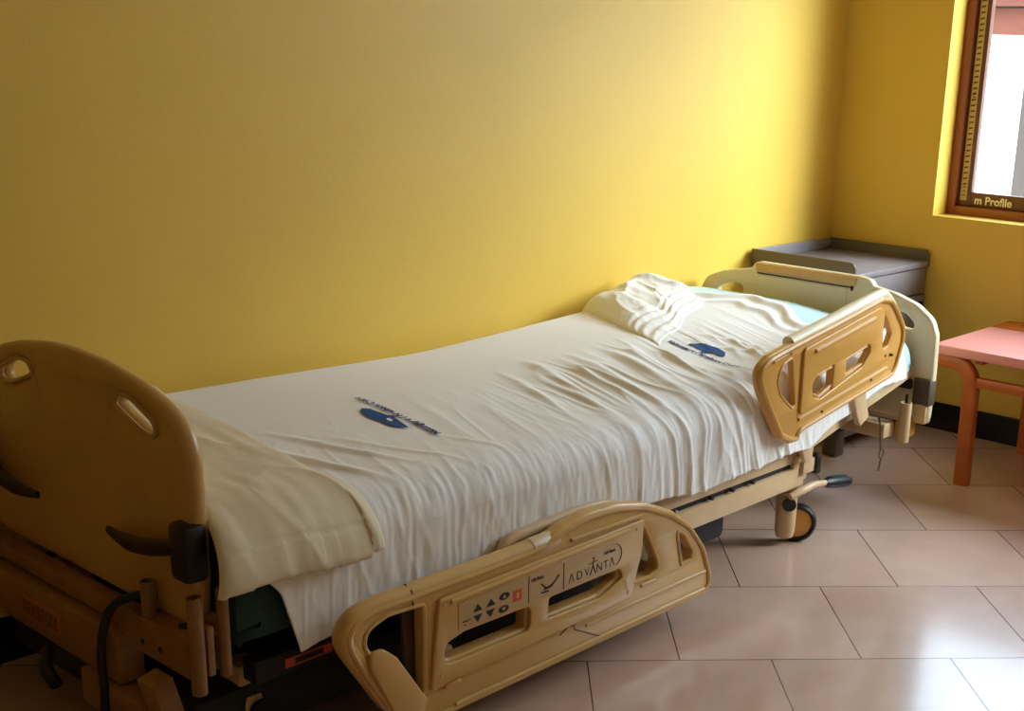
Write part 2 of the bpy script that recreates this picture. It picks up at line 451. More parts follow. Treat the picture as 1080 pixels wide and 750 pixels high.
# --- foot-end frame
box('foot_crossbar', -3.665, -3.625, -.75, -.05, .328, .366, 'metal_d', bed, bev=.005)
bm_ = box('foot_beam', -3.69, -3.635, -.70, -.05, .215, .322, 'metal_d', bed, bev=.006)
lb = flat_polys('rating_label', [[(.30, .245), (.47, .245), (.47, .295), (.30, .295)]], YZ(-3.69), .001, 'tan', bm_)
rng = random.Random(3)
ln = []
for k in range(5):
    z = .252+k*.007; u = .305
    while u < .455:
        w = rng.uniform(.006, .02); ln.append([(u, z), (u+w, z), (u+w, z+.003), (u, z+.003)]); u += w+.004
flat_polys('label_print', ln, YZ(-3.69), .0018, 'blackp', bm_)
# bracket with pipe sockets
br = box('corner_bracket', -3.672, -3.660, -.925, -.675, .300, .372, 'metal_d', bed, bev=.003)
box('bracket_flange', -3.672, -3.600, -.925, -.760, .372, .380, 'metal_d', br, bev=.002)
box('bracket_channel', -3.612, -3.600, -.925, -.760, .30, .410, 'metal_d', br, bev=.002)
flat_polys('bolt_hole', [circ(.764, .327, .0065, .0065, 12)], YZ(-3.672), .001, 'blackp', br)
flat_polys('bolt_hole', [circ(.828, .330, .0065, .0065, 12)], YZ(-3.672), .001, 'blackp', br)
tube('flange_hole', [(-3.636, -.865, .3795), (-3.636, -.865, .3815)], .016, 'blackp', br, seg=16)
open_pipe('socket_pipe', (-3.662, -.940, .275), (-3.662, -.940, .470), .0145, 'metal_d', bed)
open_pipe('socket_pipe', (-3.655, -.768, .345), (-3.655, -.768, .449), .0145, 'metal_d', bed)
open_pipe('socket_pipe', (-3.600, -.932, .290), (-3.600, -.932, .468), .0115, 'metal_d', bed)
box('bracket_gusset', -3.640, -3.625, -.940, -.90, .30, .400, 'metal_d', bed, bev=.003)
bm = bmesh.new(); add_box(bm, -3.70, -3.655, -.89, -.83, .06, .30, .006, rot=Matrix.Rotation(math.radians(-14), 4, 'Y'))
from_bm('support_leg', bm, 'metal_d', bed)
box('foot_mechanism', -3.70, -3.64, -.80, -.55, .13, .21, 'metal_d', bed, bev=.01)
tube('hand_crank', [(-3.70, -.42, .20), (-3.73, -.47, .19), (-3.735, -.52, .17)], .014, 'black', bed, smoothpts=4)
tube('power_cable', [(-3.61, -.76, .40), (-3.655, -.735, .41), (-3.69, -.69, .38), (-3.705, -.665, .30), (-3.705, -.66, .20), (-3.69, -.65, .10), (-3.56, -.62, .03)], .009, 'black', bed, smoothpts=6)

# --- base and deck frames (near side and far side)
for s in (0, 1):
    f_ = (lambda y: y) if s == 0 else (lambda y: -.984-y)
    y0, y1 = sorted((f_(-.93), f_(-.895)))
    lr = box('side_beam', -3.60 if s else -3.12, -1.575, y0, y1, .198, .262, 'metal', bed, bev=.004)
    ur = box('deck_rail', -3.58 if s else -3.12, -1.60, y0+.004, y1, .278, .322, 'metal', bed, bev=.004)
    if s == 0:
        for xx in (-2.37, -2.06, -1.96, -1.86):
            tube('rail_bolt', [(xx, -.925, .272 if xx > -2.2 else .292), (xx, -.938, .272 if xx > -2.2 else .292)], .009 if xx < -2.2 else .006, 'black', ur, seg=14)
    bm = bmesh.new()
    pts = [(-1.62, .300), (-1.55, .318), (-1.268, .378), (-1.0, .432), (-.945, .446)]
    th = .034
    for i in range(len(pts)-1):
        (xa, za), (xb, zb) = pts[i], pts[i+1]
        q = [bm.verts.new(v) for v in ((xa, y0-.01, za), (xb, y0-.01, zb), (xb, y0-.01, zb+th), (xa, y0-.01, za+th), (xa, y1-.01, za), (xb, y1-.01, zb), (xb, y1-.01, zb+th), (xa, y1-.01, za+th))]
        for f4 in ((0, 1, 2, 3), (5, 4, 7, 6), (3, 2, 6, 7), (1, 0, 4, 5), (0, 3, 7, 4), (2, 1, 5, 6)): bm.faces.new([q[k] for k in f4])
    bmesh.ops.remove_doubles(bm, verts=bm.verts, dist=1e-5)
    from_bm('backrest_rail', bm, 'metal', bed, angle=20)
    # slot shadow as a dark-coloured strip filling the gap between the rails
    box('slot_shade_strip', -3.55 if s else -3.10, -1.62, y0+.012, y1-.006, .258, .282, 'dark', bed, bev=0)
for x in (-3.3, -2.6, -1.9):
    box('cross_member', x, x+.05, -.90, -.085, .205, .255, 'dark', bed, bev=.004)
box('mattress_deck', -3.56, -1.62, -.90, -.085, .322, .345, 'dark', bed, bev=.004)
bm = bmesh.new()
q = [bm.verts.new(v) for v in ((-1.62, -.90, .322), (-.96, -.90, .440), (-.96, -.085, .440), (-1.62, -.085, .322), (-1.62, -.90, .345), (-.96, -.90, .466), (-.96, -.085, .466), (-1.62, -.085, .345))]
for f4 in ((3, 2, 1, 0), (4, 5, 6, 7), (0, 1, 5, 4), (2, 3, 7, 6), (1, 2, 6, 5), (3, 0, 4, 7)): bm.faces.new([q[k] for k in f4])
from_bm('backrest_deck', bm, 'dark', bed, smooth=False)
lbx = box('frame_end', -3.52, -3.31, -.905, -.86, .225, .275, 'dark', bed, bev=.004)
flat_polys('warning_label', [[(-3.450, .238), (-3.335, .238), (-3.335, .258), (-3.450, .258)]], XZ(-.905), .001, 'red', lbx)
flat_polys('label_print', [[(-3.428, .242), (-3.358, .242), (-3.358, .254), (-3.428, .254)]], XZ(-.905), .0018, 'blackp', lbx)
box('shade_shroud', -3.62, -1.85, -.84, -.07, .075, .195, 'dark', bed, bev=.02)  # dark box added so the space under the bed reads as shade
box('lift_motor', -2.9, -2.2, -.60, -.38, .195, .30, 'dark', bed, bev=.01)
box('lift_column', -2.9, -2.84, -.55, -.43, .20, .322, 'dark', bed, bev=.004)
bm = bmesh.new(); add_box(bm, -1.64, -1.56, -.93, -.88, .215, .30, .004)
from_bm('end_plate', bm, 'metal', bed)
bp_ = box('rail_socket', -1.60, -1.535, -.942, -.905, .238, .282, 'metal', bed, bev=.003)
cap = box('socket_cap', -1.537, -1.512, -.950, -.898, .228, .290, 'black', bp_, bev=.004)

def caster(px_, py_, rot=0):
    x = y = 0
    c = empty_part('caster', (px_, py_, 0), bed); WL[c.name] = (0, 0, 0); c.rotation_euler = (0, 0, rot)
    box('bracket', x-.060, x-.005, y-.03, y+.03, .160, .235, 'metal', c, bev=.005)
    bm = bmesh.new(); n = 20
    for r_, z_ in ((.036, .030), (.038, .06), (.038, .15), (.034, .17)): pass
    prof = [(.026, .026), (.032, .05), (.033, .150), (.030, .168), (.010, .172)]
    rings = [[bm.verts.new((x-.034+r_*math.cos(2*PI*k/n), y-.020+r_*.8*math.sin(2*PI*k/n), z_)) for k in range(n)] for r_, z_ in prof]
    for i in range(len(prof)-1):
        for k in range(n): bm.faces.new((rings[i][k], rings[i][(k+1) % n], rings[i+1][(k+1) % n], rings[i+1][k]))
    bm.faces.new(rings[0][::-1]); bm.faces.new(rings[-1])
    from_bm('fork', bm, 'metal', c)
    # wheel: dark tyre round a pale dished cover, axle along y
    bm = bmesh.new(); n = 40; R_ = .0625; xc, yc, zc = x+.006, y+.012, .0625
    prof = [(.047, -.014), (.055, -.016), (.0615, -.010), (R_, 0), (.0615, .010), (.055, .016), (.047, .014)]
    rings = [[bm.verts.new((xc+r_*math.cos(2*PI*k/n), yc+d, zc+r_*math.sin(2*PI*k/n))) for k in range(n)] for r_, d in prof]
    for i in range(len(prof)):
        j = (i+1) % len(prof)
        for k in range(n): bm.faces.new((rings[i][k], rings[i][(k+1) % n], rings[j][(k+1) % n], rings[j][k]))
    from_bm('tire', bm, 'black', c)
    bm = bmesh.new()
    prof = [(.001, -.016), (.02, -.0155), (.040, -.013), (.048, -.008), (.048, .008), (.040, .013), (.001, .016)]
    rings = [[bm.verts.new((xc+r_*math.cos(2*PI*k/n), yc+d, zc+r_*math.sin(2*PI*k/n))) for k in range(n)] for r_, d in prof]
    for i in range(len(prof)-1):
        for k in range(n): bm.faces.new((rings[i][k], rings[i][(k+1) % n], rings[i+1][(k+1) % n], rings[i+1][k]))
    bm.faces.new(rings[0]); bm.faces.new(rings[-1][::-1])
    from_bm('wheel_cover', bm, 'plastic_y', c)
    tube('pivot_ring', [(x-.030, y-.050, .142), (x-.030, y-.058, .140)], .022, 'black', c, seg=18)
    return c
def empty_part(name, loc, parent):
    o = bpy.data.objects.new(name, None); COL.objects.link(o); o.empty_display_size = .05
    o.parent = parent; o.location = Vector(loc)-Vector(WL[parent.name]); WL[o.name] = loc; return o
caster(-1.566, -.905, math.radians(-50)); caster(-1.60, -.10); caster(-3.45, -.80); caster(-3.45, -.12)
# brake pedal on the near head-side caster
pd = tube('brake_arm', [(-1.655, -.935, .178), (-1.60, -.945, .190), (-1.545, -.95, .196), (-1.47, -.95, .186)], [.010, .013, .012, .009], 'metal', bed, smoothpts=4)
tube('brake_pedal', [(-1.485, -.95, .186), (-1.465, -.95, .184), (-1.43, -.95, .178), (-1.36, -.95, .166), (-1.335, -.95, .160), (-1.325, -.95, .157)], [.010, .017, .019, .019, .015, .007], 'black', pd, seg=16)
box('pedal_insert', -1.455, -1.36, -.962, -.938, .186, .1935, 'dgreen', pd, bev=.003, rot=Matrix.Rotation(math.radians(8), 4, 'Y'))

# --- headboard
H0 = -.905
ho = [(.012, .30, .01), (.012, .60, .03), (.045, .665, .05), (.118, .694, .05), (.232, .716, .02), (.248, .722, .01), (.262, .742, .014), (.285, .747, .02),
      (.70, .7485, .03), (.740, .742, .02), (.756, .722, .012), (.840, .709, .06), (.925, .682, .06), (.985, .640, .05), (1.006, .59, .04), (1.010, .46, .03), (1.006, .285, .02)]
hl = [(.100, .60), (.098, .632), (.150, .655), (.200, .658), (.222, .640), (.210, .615), (.15, .60)]
hh = [(.832, .655), (.885, .648), (.922, .618), (.918, .596), (.880, .598), (.842, .620)]
hb = plate('headboard', smooth_loop(rpoly(ho, .02), 4, .006), [smooth_loop(rpoly(hl, .02), 6, .005), smooth_loop(rpoly(hh, .02), 6, .005)], YZ(H0), .034, 'plastic_h', bed, bev=.009)
plate('top_band', rpoly([(.272, .712), (.684, .712), (.690, .742), (.268, .742)], .006), [], YZ(H0-.030), .010, 'plastic_y', hb, bev=.003)
plate('inset_panel', rpoly([(.286, .42), (.655, .42), (.655, .700), (.286, .700)], .008), [], YZ(H0-.030), .0075, 'plastic_h', hb, bev=.002)
flat_polys('panel_groove', [[(.276, .7035), (.680, .7035), (.680, .709), (.276, .709)], [(.668, .695), (.678, .695), (.678, .712), (.668, .712)]], YZ(H0-.034), .0012, 'blackp', hb)
box('corner_bumper', -.950, -.900, -1.010, -.945, .345, .440, 'brown', bed, bev=.008)
box('bumper_pad', -.955, -.90, -.94, -.86, .395, .43, 'black', bed, bev=.008)
box('head_post', -.95, -.90, -1.002, -.955, .282, .355, 'metal', bed, bev=.008)
box('head_plate', -.935, -.905, -.953, -.70, .275, .39, 'metal', bed, bev=.005)
box('head_plate', -.935, -.905, -.26, -.03, .275, .39, 'metal', bed, bev=.005)
hbm = box('head_crossbar', -1.12, -1.05, -.945, -.06, .255, .305, 'metal', bed, bev=.006)
bx_ = box('head_bracket', -1.015, -.925, -.962, -.925, .232, .300, 'plastic_y', bed, bev=.01)
open_pipe('socket_pipe', (-1.035, -.972, .236), (-1.035, -.972, .372), .020, 'metal', bed)
tube('pipe_pin', [(-1.035, -.972, .37), (-1.035, -.972, .40)], .005, 'black', bed)
box('head_beam', -1.60, -1.05, -.66, -.62, .262, .300, 'dark', bed, bev=.006)
box('head_beam', -1.60, -1.05, -.40, -.36, .262, .310, 'metal', bed, bev=.006)
box('dark_foot', -.69, -.625, -.52, -.455, .0, .13, 'grey_d', bed, bev=.01)
box('foot_mount', -1.05, -.64, -.58, -.52, .13, .262, 'dark', bed, bev=.01)

# --- lowered siderail at the foot half
sr = None
so = [(-3.235, .060, .03), (-3.310, .140, .02), (-3.385, .262, .05), (-3.418, .325, .05), (-3.392, .368, .04), (-3.335, .381, .05), (-3.10, .381, .05), (-2.93, .381, .05),
      (-2.85, .385, .03), (-2.785, .405, .04), (-2.70, .418, .06), (-2.594, .413, .08), (-2.481, .388, .08), (-2.375, .342, .08), (-2.293, .285, .08), (-2.231, .212, .06),
      (-2.196, .132, .05), (-2.190, .088, .02), (-2.218, .062, .02), (-2.610, .062, .02), (-3.12, .062, .02)]
h1 = [(-3.203, .345, .01), (-3.300, .351, .04), (-3.352, .334, .03), (-3.362, .303, .03), (-3.345, .276, .02), (-3.305, .262, .02), (-3.272, .225, .03), (-3.214, .138, .01), (-3.203, .146, .01)]
hL = [(-3.150, .196, .02), (-2.904, .193, .006), (-2.903, .241, .006), (-3.10, .245, .02), (-3.150, .232, .02)]
hR = [(-2.836, .202, .006), (-2.66, .200, .03), (-2.588, .222, .02), (-2.598, .242, .012), (-2.72, .242, .01), (-2.833, .242, .006)]
hA = [(-2.497, .344, .006), (-2.470, .300, .01), (-2.430, .225, .03), (-2.425, .196, .02), (-2.462, .186, .015), (-2.530, .189, .008), (-2.508, .250, .02)]
hB = [(-2.357, .288, .01), (-2.320, .262, .02), (-2.281, .208, .012), (-2.285, .184, .008), (-2.330, .181, .006)]
SB = XZ(-1.004)
sr = plate('siderail', smooth_loop(rpoly(so, .02), 14), [smooth_loop(rpoly(h_, .01), 3, .005) for h_ in (h1, hL, hR, hA, hB)], SB, .038, 'plastic', bed, bev=.009)
sr['label'] = 'lowered side rail with control buttons'
SF = XZ(-1.042)
pn = plate('control_panel', rpoly([(-3.192, .142, .006), (-3.170, .345, .01), (-2.502, .354, .01), (-2.505, .268, .05), (-2.545, .155, .006)], .01),
           [rpoly([(p[0], p[1], .02) for p in [(-3.156, .190), (-2.898, .187), (-2.897, .247), (-3.10, .251), (-3.156, .238)]], .02, 6),
            rpoly([(-2.842, .196, .01), (-2.66, .192, .04), (-2.575, .220, .02), (-2.590, .248, .014), (-2.838, .248, .01)], .01)], SF, .010, 'plastic', sr, bev=.0035)
SP = XZ(-1.052)
for nm_, lp in (('slot_rim', [(-3.156, .190, .02), (-2.898, .187, .02), (-2.897, .247, .02), (-3.10, .251, .02), (-3.156, .238, .02)]),
                ('slot_rim', [(-2.842, .196, .01), (-2.66, .192, .04), (-2.575, .220, .02), (-2.590, .248, .014), (-2.838, .248, .01)])):
    pass
for nm_, lp in (('opening_rim', hA), ('opening_rim', hB), ('opening_rim', h1)):
    ring2(nm_, smooth_loop(rpoly(lp, .01), 3, .005), SF, -.002, .0055, 'plastic', sr)
ring2('outer_rim', inset(smooth_loop(rpoly(so, .02), 14), .012), SF, -.001, .0075, 'plastic', sr)
# moulded ridges
tube('molded_ridge', [(-3.12, -1.044, .082), (-2.225, -1.044, .082)], .0055, 'plastic', sr, seg=10)
tube('molded_ridge', [(-2.71, -1.044, .157), (-2.56, -1.044, .158)], .0045, 'plastic', sr, seg=10)
tube('molded_ridge', [(-2.495, -1.044, .172), (-2.44, -1.044, .172)], .0045, 'plastic', sr, seg=10)
tube('molded_ridge', [(-2.225, -1.044, .134), (-2.70, -1.044, .132)], .0045, 'plastic', sr, seg=10)
tube('molded_ridge', [(-2.76, -1.044, .366), (-2.50, -1.044, .362)], .005, 'plastic', sr, seg=10)
tube('molded_ridge', [(-3.14, -1.054, .333), (-2.56, -1.054, .340)], .0055, 'plastic', sr, seg=10)
# smooth padded top bar
tb = catmull([(-3.300, -1.023, .165), (-3.372, -1.023, .275), (-3.396, -1.023, .325), (-3.376, -1.023, .358), (-3.32, -1.023, .368), (-3.2, -1.023, .370), (-3.0, -1.023, .370), (-2.875, -1.023, .372)], 8)
tube('top_bar', tb, .022, 'plastic', sr, seg=16)
tube('top_bar_cap', [(-2.88, -1.023, .372), (-2.80, -1.023, .374), (-2.79, -1.023, .374)], [.0235, .0235, .018], 'metal', sr, seg=16)
tube('seam_line', [(-3.236, -1.0455, .352), (-3.236, -1.042, .382), (-3.237, -1.023, .3926), (-3.238, -1.005, .380)], .0018, 'blackp', sr, seg=6)
plate('hinge_cover', rpoly([(-3.352, .286, .02), (-3.318, .284, .02), (-3.285, .255, .02), (-3.205, .13, .01), (-3.225, .085, .01), (-3.275, .09, .01), (-3.352, .25, .01)], .01), [], XZ(-1.04), .014, 'plastic', sr, bev=.004)
plate('hinge_web', rpoly([(-3.232, .345), (-3.165, .345), (-3.165, .10), (-3.205, .10), (-3.225, .20)], .01), [], XZ(-.992), .014, 'brown', sr, bev=.003)
tube('seam_line', [(-2.79, -1.0425, .135), (-2.745, -1.0425, .154), (-2.738, -1.0425, .133), (-2.610, -1.0425, .066)], .0016, 'blackp', sr, seg=6)
box('seam_notch', -2.752, -2.736, -1.0435, -1.03, .144, .158, 'blackp', sr, bev=.001)
box('release_tab', -3.155, -3.108, -1.052, -1.04, .133, .152, 'plastic_y', sr, bev=.003)
for x_, z_ in ((-3.165, .17), (-3.155, .33), (-2.53, .335), (-2.555, .175), (-2.36, .335)):
    tube('screw', [(x_, -1.050 if x_ < -2.5 else -1.040, z_), (x_, -1.0535 if x_ < -2.5 else -1.0435, z_)], .004, 'metal', sr, seg=10)
flat_polys('caution_print', [[(u, z+.0*u), (u+w, z), (u+w, z+.0022), (u, z+.0022)] for z in (.148, .1525, .157, .1615) for u, w in [(-3.09+k*.0205+rng.uniform(0, .003), rng.uniform(.010, .016)) for k in range(11)]], SF, .001, 'tan', sr)
# panel overlay: buttons, icons, lettering
plate('button_overlay', [(-3.118, .258), (-2.62, .258), (-2.600, .262), (-2.586, .275), (-2.583, .293), (-2.592, .312), (-2.612, .322), (-3.118, .322)], [], SP, .0016, 'panel', sr, bev=.0004)
SO = XZ(-1.0536)
flat_polys('arrow_icon', [[(-3.077, .288), (-3.050, .288), (-3.0635, .305)], [(-3.038, .288), (-3.011, .288), (-3.0245, .305)],
                          [(-3.0635, .262), (-3.050, .279), (-3.077, .279)], [(-3.0265, .262), (-3.013, .279), (-3.040, .279)],
                          circ(-2.984, .298, .016, .0085), circ(-2.986, .268, .016, .0085)], SO, .0006, 'blackp', sr)
flat_polys('arrow_mark', [[(-2.990, .2945), (-2.978, .2945), (-2.984, .302)], [(-2.986, .2645), (-2.980, .272), (-2.992, .272)],
                          [(-3.067, .2825), (-3.000, .2825), (-3.000, .2845), (-3.067, .2845)], [(-2.995, .281), (-2.965, .281), (-2.965, .286), (-2.995, .286)]], SO, .0012, 'tape', sr)
flat_polys('call_button', [rpoly([(-2.957, .274), (-2.930, .274), (-2.930, .301), (-2.957, .301)], .003)], SO, .0006, 'red', sr)
flat_polys('call_mark', [[(-2.947, .281), (-2.940, .281), (-2.940, .295), (-2.947, .295)]], SO, .0012, 'tape', sr)
flat_polys('divider_line', [[(-2.9085, .256), (-2.9065, .256), (-2.9065, .322), (-2.9085, .322)]], SO, .0006, 'blackp', sr)
flat_polys('divider_line', [[(-2.7945, .256), (-2.7920, .256), (-2.7920, .322), (-2.7945, .322)]], SO, .0006, 'blackp', sr)
flat_polys('small_print', [[(-3.108, .274), (-3.090, .274), (-3.090, .277), (-3.108, .277)], [(-3.104, .266), (-3.098, .266), (-3.098, .268), (-3.104, .268)], circ(-3.086, .2755, .002, .002, 8)], SO, .0006, 'blackp', sr)
arc = [(-2.612+.024*math.cos(t), .291+.027*math.sin(t)) for t in [(-80+k*16)*PI/180 for k in range(11)]]
ring2('divider_line', arc, SO, .0006, .0009, 'blackp', sr, closed=False, seg=6)
text_on('maker_lettering', 'Hill-Rom', .0125, SO, -2.900, .305, 'blackp', sr, off=.0008, bold=.0005, width=.040)
text_on('maker_lettering', 'Hill-Rom', .0125, SO, -2.654, .302, 'blackp', sr, off=.0008, bold=.0005, width=.042)
for ch_, xx in zip('ΛDV', (-2.777, -2.750, -2.722)): text_on('logo_lettering', ch_, .030, SO, xx, .266, 'blackp', sr, off=.0008)
for ch_, xx in zip('NTΛ', (-2.681, -2.655, -2.634)): text_on('logo_lettering', ch_, .030, SO, xx, .266, 'blackp', sr, off=.0008)
flat_polys('logo_figure', [[(-2.704, .264), (-2.700, .264), (-2.6905, .286), (-2.6885, .300), (-2.6915, .300), (-2.6935, .286)], [(-2.680, .264), (-2.683, .264), (-2.693, .285), (-2.691, .289)],
                           [(-2.708, .292), (-2.676, .2955), (-2.676, .2975), (-2.708, .294)], circ(-2.690, .3045, .0032, .0032, 10)], SO, .0008, 'blackp', sr)
flat_polys('bed_icon', [[(-2.868, .268), (-2.842, .266), (-2.842, .270), (-2.868, .272)], [(-2.870, .293), (-2.866, .293), (-2.848, .276), (-2.852, .274)],
                        [(-2.858, .273), (-2.834, .275), (-2.812, .291), (-2.808, .299), (-2.813, .300), (-2.822, .289), (-2.838, .281), (-2.858, .279)]], SO, .0008, 'blackp', sr)
# pivot loop behind the rail
tube('lift_loop', [(-2.95, -.985, .25), (-2.93, -.985, .36), (-2.90, -.985, .388), (-2.82, -.985, .396), (-2.62, -.985, .398), (-2.50, -.985, .36), (-2.48, -.985, .26)], .013, 'metal', bed, smoothpts=6)
for x_ in (-3.12, -2.38):
    box('rail_arm', x_-.03, x_+.03, -1.004, -.925, .16, .20, 'metal', bed, bev=.004)
    box('rail_arm', x_-.03, x_+.03, -.955, -.925, .16, .25, 'metal', bed, bev=.004)

# --- raised siderail at the head half (tilted with the backrest)
qo = [(-1.975, .621, .05), (-1.958, .648, .04), (-1.920, .668, .04), (-1.813, .688, .04), (-1.60, .7215, .05), (-1.322, .768, .03), (-1.254, .757, .03), (-1.213, .722, .05),
      (-1.152, .655, .04), (-1.146, .609, .04), (-1.182, .519, .03), (-1.205, .492, .02), (-1.735, .410, .015), (-1.742, .384, .01), (-1.781, .386, .015), (-1.842, .412, .03), (-1.882, .467, .06), (-1.955, .57, .08)]
q1 = [(-1.800, .648, .01), (-1.850, .632, .02), (-1.872, .590, .03), (-1.850, .545, .03), (-1.785, .495, .01), (-1.768, .50, .01), (-1.785, .575, .04)]
qL = [(-1.692, .548, .02), (-1.668, .572, .012), (-1.580, .585, .006), (-1.574, .530, .006), (-1.648, .506, .012), (-1.682, .518, .02)]
qR = [(-1.516, .594, .006), (-1.372, .622, .012), (-1.368, .602, .012), (-1.405, .566, .02), (-1.510, .548, .006)]
qA = [(-1.302, .715, .006), (-1.280, .700, .01), (-1.232, .638, .02), (-1.255, .600, .01), (-1.292, .592, .006), (-1.296, .65, .02)]
hr_ = plate('siderail', smooth_loop(rpoly(qo, .02), 12), [smooth_loop(rpoly(h_, .01), 3, .005) for h_ in (q1, qL, qR, qA)], XZ(-.976), .024, 'plastic_y', bed, bev=.009)
hr_['label'] = 'raised side rail with two grip slots'
HF = XZ(-1.000)
plate('rail_panel', rpoly([(-1.750, .470, .01), (-1.752, .664, .02), (-1.335, .735, .02), (-1.305, .715, .02), (-1.305, .60, .02), (-1.262, .588, .02), (-1.252, .562, .02), (-1.290, .548, .02)], .01),
      [rpoly([(-1.700, .546, .02), (-1.672, .578, .016), (-1.378, .628, .02), (-1.372, .600, .02), (-1.418, .560, .03), (-1.648, .500, .02), (-1.690, .510, .02)], .01)], HF, .009, 'plastic_y', hr_, bev=.0035)
bm = bmesh.new(); add_box(bm, -1.580, -1.510, -1.008, -.978, .515, .605, .006); from_bm('grip_divider', bm, 'plastic_y', hr_)
ring2('outer_rim', inset(smooth_loop(rpoly(qo, .02), 12), .013), HF, .000, .009, 'plastic_y', hr_)
for lp in (q1, qL, qR, qA): ring2('opening_rim', smooth_loop(rpoly(lp, .01), 3, .005), HF, -.002, .0045, 'plastic_y', hr_)
tube('molded_ridge', [(-1.697, -1.010, .651), (-1.367, -1.010, .704)], .007, 'plastic_y', hr_, seg=10)
tube('molded_ridge', [(-1.748, -1.001, .455), (-1.25, -1.001, .530)], .006, 'plastic_y', hr_, seg=10)
tube('molded_ridge', [(-1.735, -1.001, .425), (-1.21, -1.001, .505)], .005, 'plastic_y', hr_, seg=10)
tube('molded_ridge', [(-1.90, -1.001, .648), (-1.835, -1.001, .660)], .006, 'plastic_y', hr_, seg=10)
tube('top_bar', catmull([(-1.80, -.981, .684), (-1.60, -.981, .715), (-1.322, -.981, .760), (-1.268, -.981, .754), (-1.225, -.981, .722)], 6), .020, 'plastic_h', hr_, seg=14)
tube('seam_line', [(-1.812, -1.002, .655), (-1.812, -1.002, .676), (-1.812, -.998, .687)], .0012, 'blackp', hr_, seg=6)
for x_, z_ in ((-1.28, .575), (-1.235, .57), (-1.69, .64), (-1.62, .455), (-1.34, .505)):
    tube('screw', [(x_, -.998, z_), (x_, -1.0105 if x_ > -1.5 and z_ > .52 else -1.003, z_)], .0045, 'brown', hr_, seg=10)
# mounting arm below the raised rail
plate('rail_bracket', rpoly([(-1.405, .452), (-1.335, .470), (-1.325, .43), (-1.300, .375), (-1.350, .352), (-1.375, .385)], .008), [], XZ(-.962), .022, 'metal', bed, bev=.004)
plate('rail_bracket', rpoly([(-1.76, .40), (-1.66, .40), (-1.585, .33), (-1.590, .285), (-1.625, .285), (-1.655, .335)], .008), [], XZ(-.945), .018, 'metal', bed, bev=.004)
tube('pivot_bolt', [(-1.57, -.95, .352), (-1.57, -.958, .352)], .010, 'black', bed)
tube('pivot_bolt', [(-1.53, -.95, .362), (-1.53, -.958, .362)], .008, 'black', bed)

# ------------------------------------------------------------------ mattress and sheet
XC = [-3.70, -3.45, -3.2, -2.85, -2.6, -2.4, -2.08, -1.64, -1.42, -1.25, -1.1, -.98, -.95]
ZC = [.612, .615, .610, .604, .597, .592, .605, .630, .648, .668, .660, .640, .632]
_xd = np.linspace(-3.8, -.85, 600); _zd = np.interp(_xd, XC, ZC); _zd = np.convolve(np.pad(_zd, 15, 'edge'), np.ones(31)/31, 'valid')
def ztop(x): return np.interp(x, _xd, _zd)
def zbot(x): return np.interp(x, [-3.6, -1.64, -.96], [.347, .349, .470])
A_ = .13; NN = 2.2
def section(x, s, inset=0.):
    """s in 0..1 over the far edge and the top, 1..2 down the near side; returns y,z"""
    zt = ztop(x)-inset
    s1 = np.clip(s, 0, 1)
    y = -.045 - s1*(.957-.045) 
    # far rounding
    tf = np.clip((-.115-y)/-.070, 0, 1); zf_ = .06*(1-(1-tf**2.2)**(1/2.2))
    tn = np.clip((-(y)-.83)/A_, 0, 1); b_ = zt-.405
    zn_ = b_*(1-(1-np.minimum(tn, .995)**NN)**(1/NN))
    return y, zt-zf_-zn_
def grid_mesh(X, Y, Z, closed=False):
    nu, nv = X.shape
    me = bpy.data.meshes.new('g')
    verts = np.stack([X.ravel(), Y.ravel(), Z.ravel()], 1)
    idx = np.arange(nu*nv).reshape(nu, nv)
    f = np.stack([idx[:-1, :-1].ravel(), idx[:-1, 1:].ravel(), idx[1:, 1:].ravel(), idx[1:, :-1].ravel()], 1)
    me.from_pydata(verts.tolist(), [], f.tolist()); return me
def thicken(me, t, name, m, parent=None):
    o = link(name, me, m, parent)
    return o

# profile of the top in 2D for one x: list of (y,z) along arc from far side, over, and down to zb
def cloth_profile(x, zb, inset=0., n_top=150, n_side=60):
    yy = -.045-np.linspace(0, 1, 400)**1.0*(.9135)
    tf = np.clip((yy+.115)/.070, 0, 1); zf_ = .07*(1-(1-tf**2.2)**(1/2.2))
    tn = np.clip((-yy-.83)/A_, 0, .9885); zt = ztop(x)-inset
    zn_ = (zt-.035-.47)*(1-(1-tn**NN)**(1/NN))+.035*sstep(.42, .86, -yy)
    zz_ = zt-zf_-zn_
    # to vertical side
    ye = yy[-1]; ze = zz_[-1]
    k = np.linspace(0, 1, 60)[1:]
    ys = ye-.006*np.sin(k*PI/2); zs = ze+(min(zb, ze-.01)-ze)*k
    P_ = np.stack([np.concatenate([[-.040], yy, ys]), np.concatenate([[zt-.16], zz_, zs])], 1)
    d = np.concatenate([[0], np.cumsum(np.hypot(*np.diff(P_, axis=0).T))])
    return P_, d

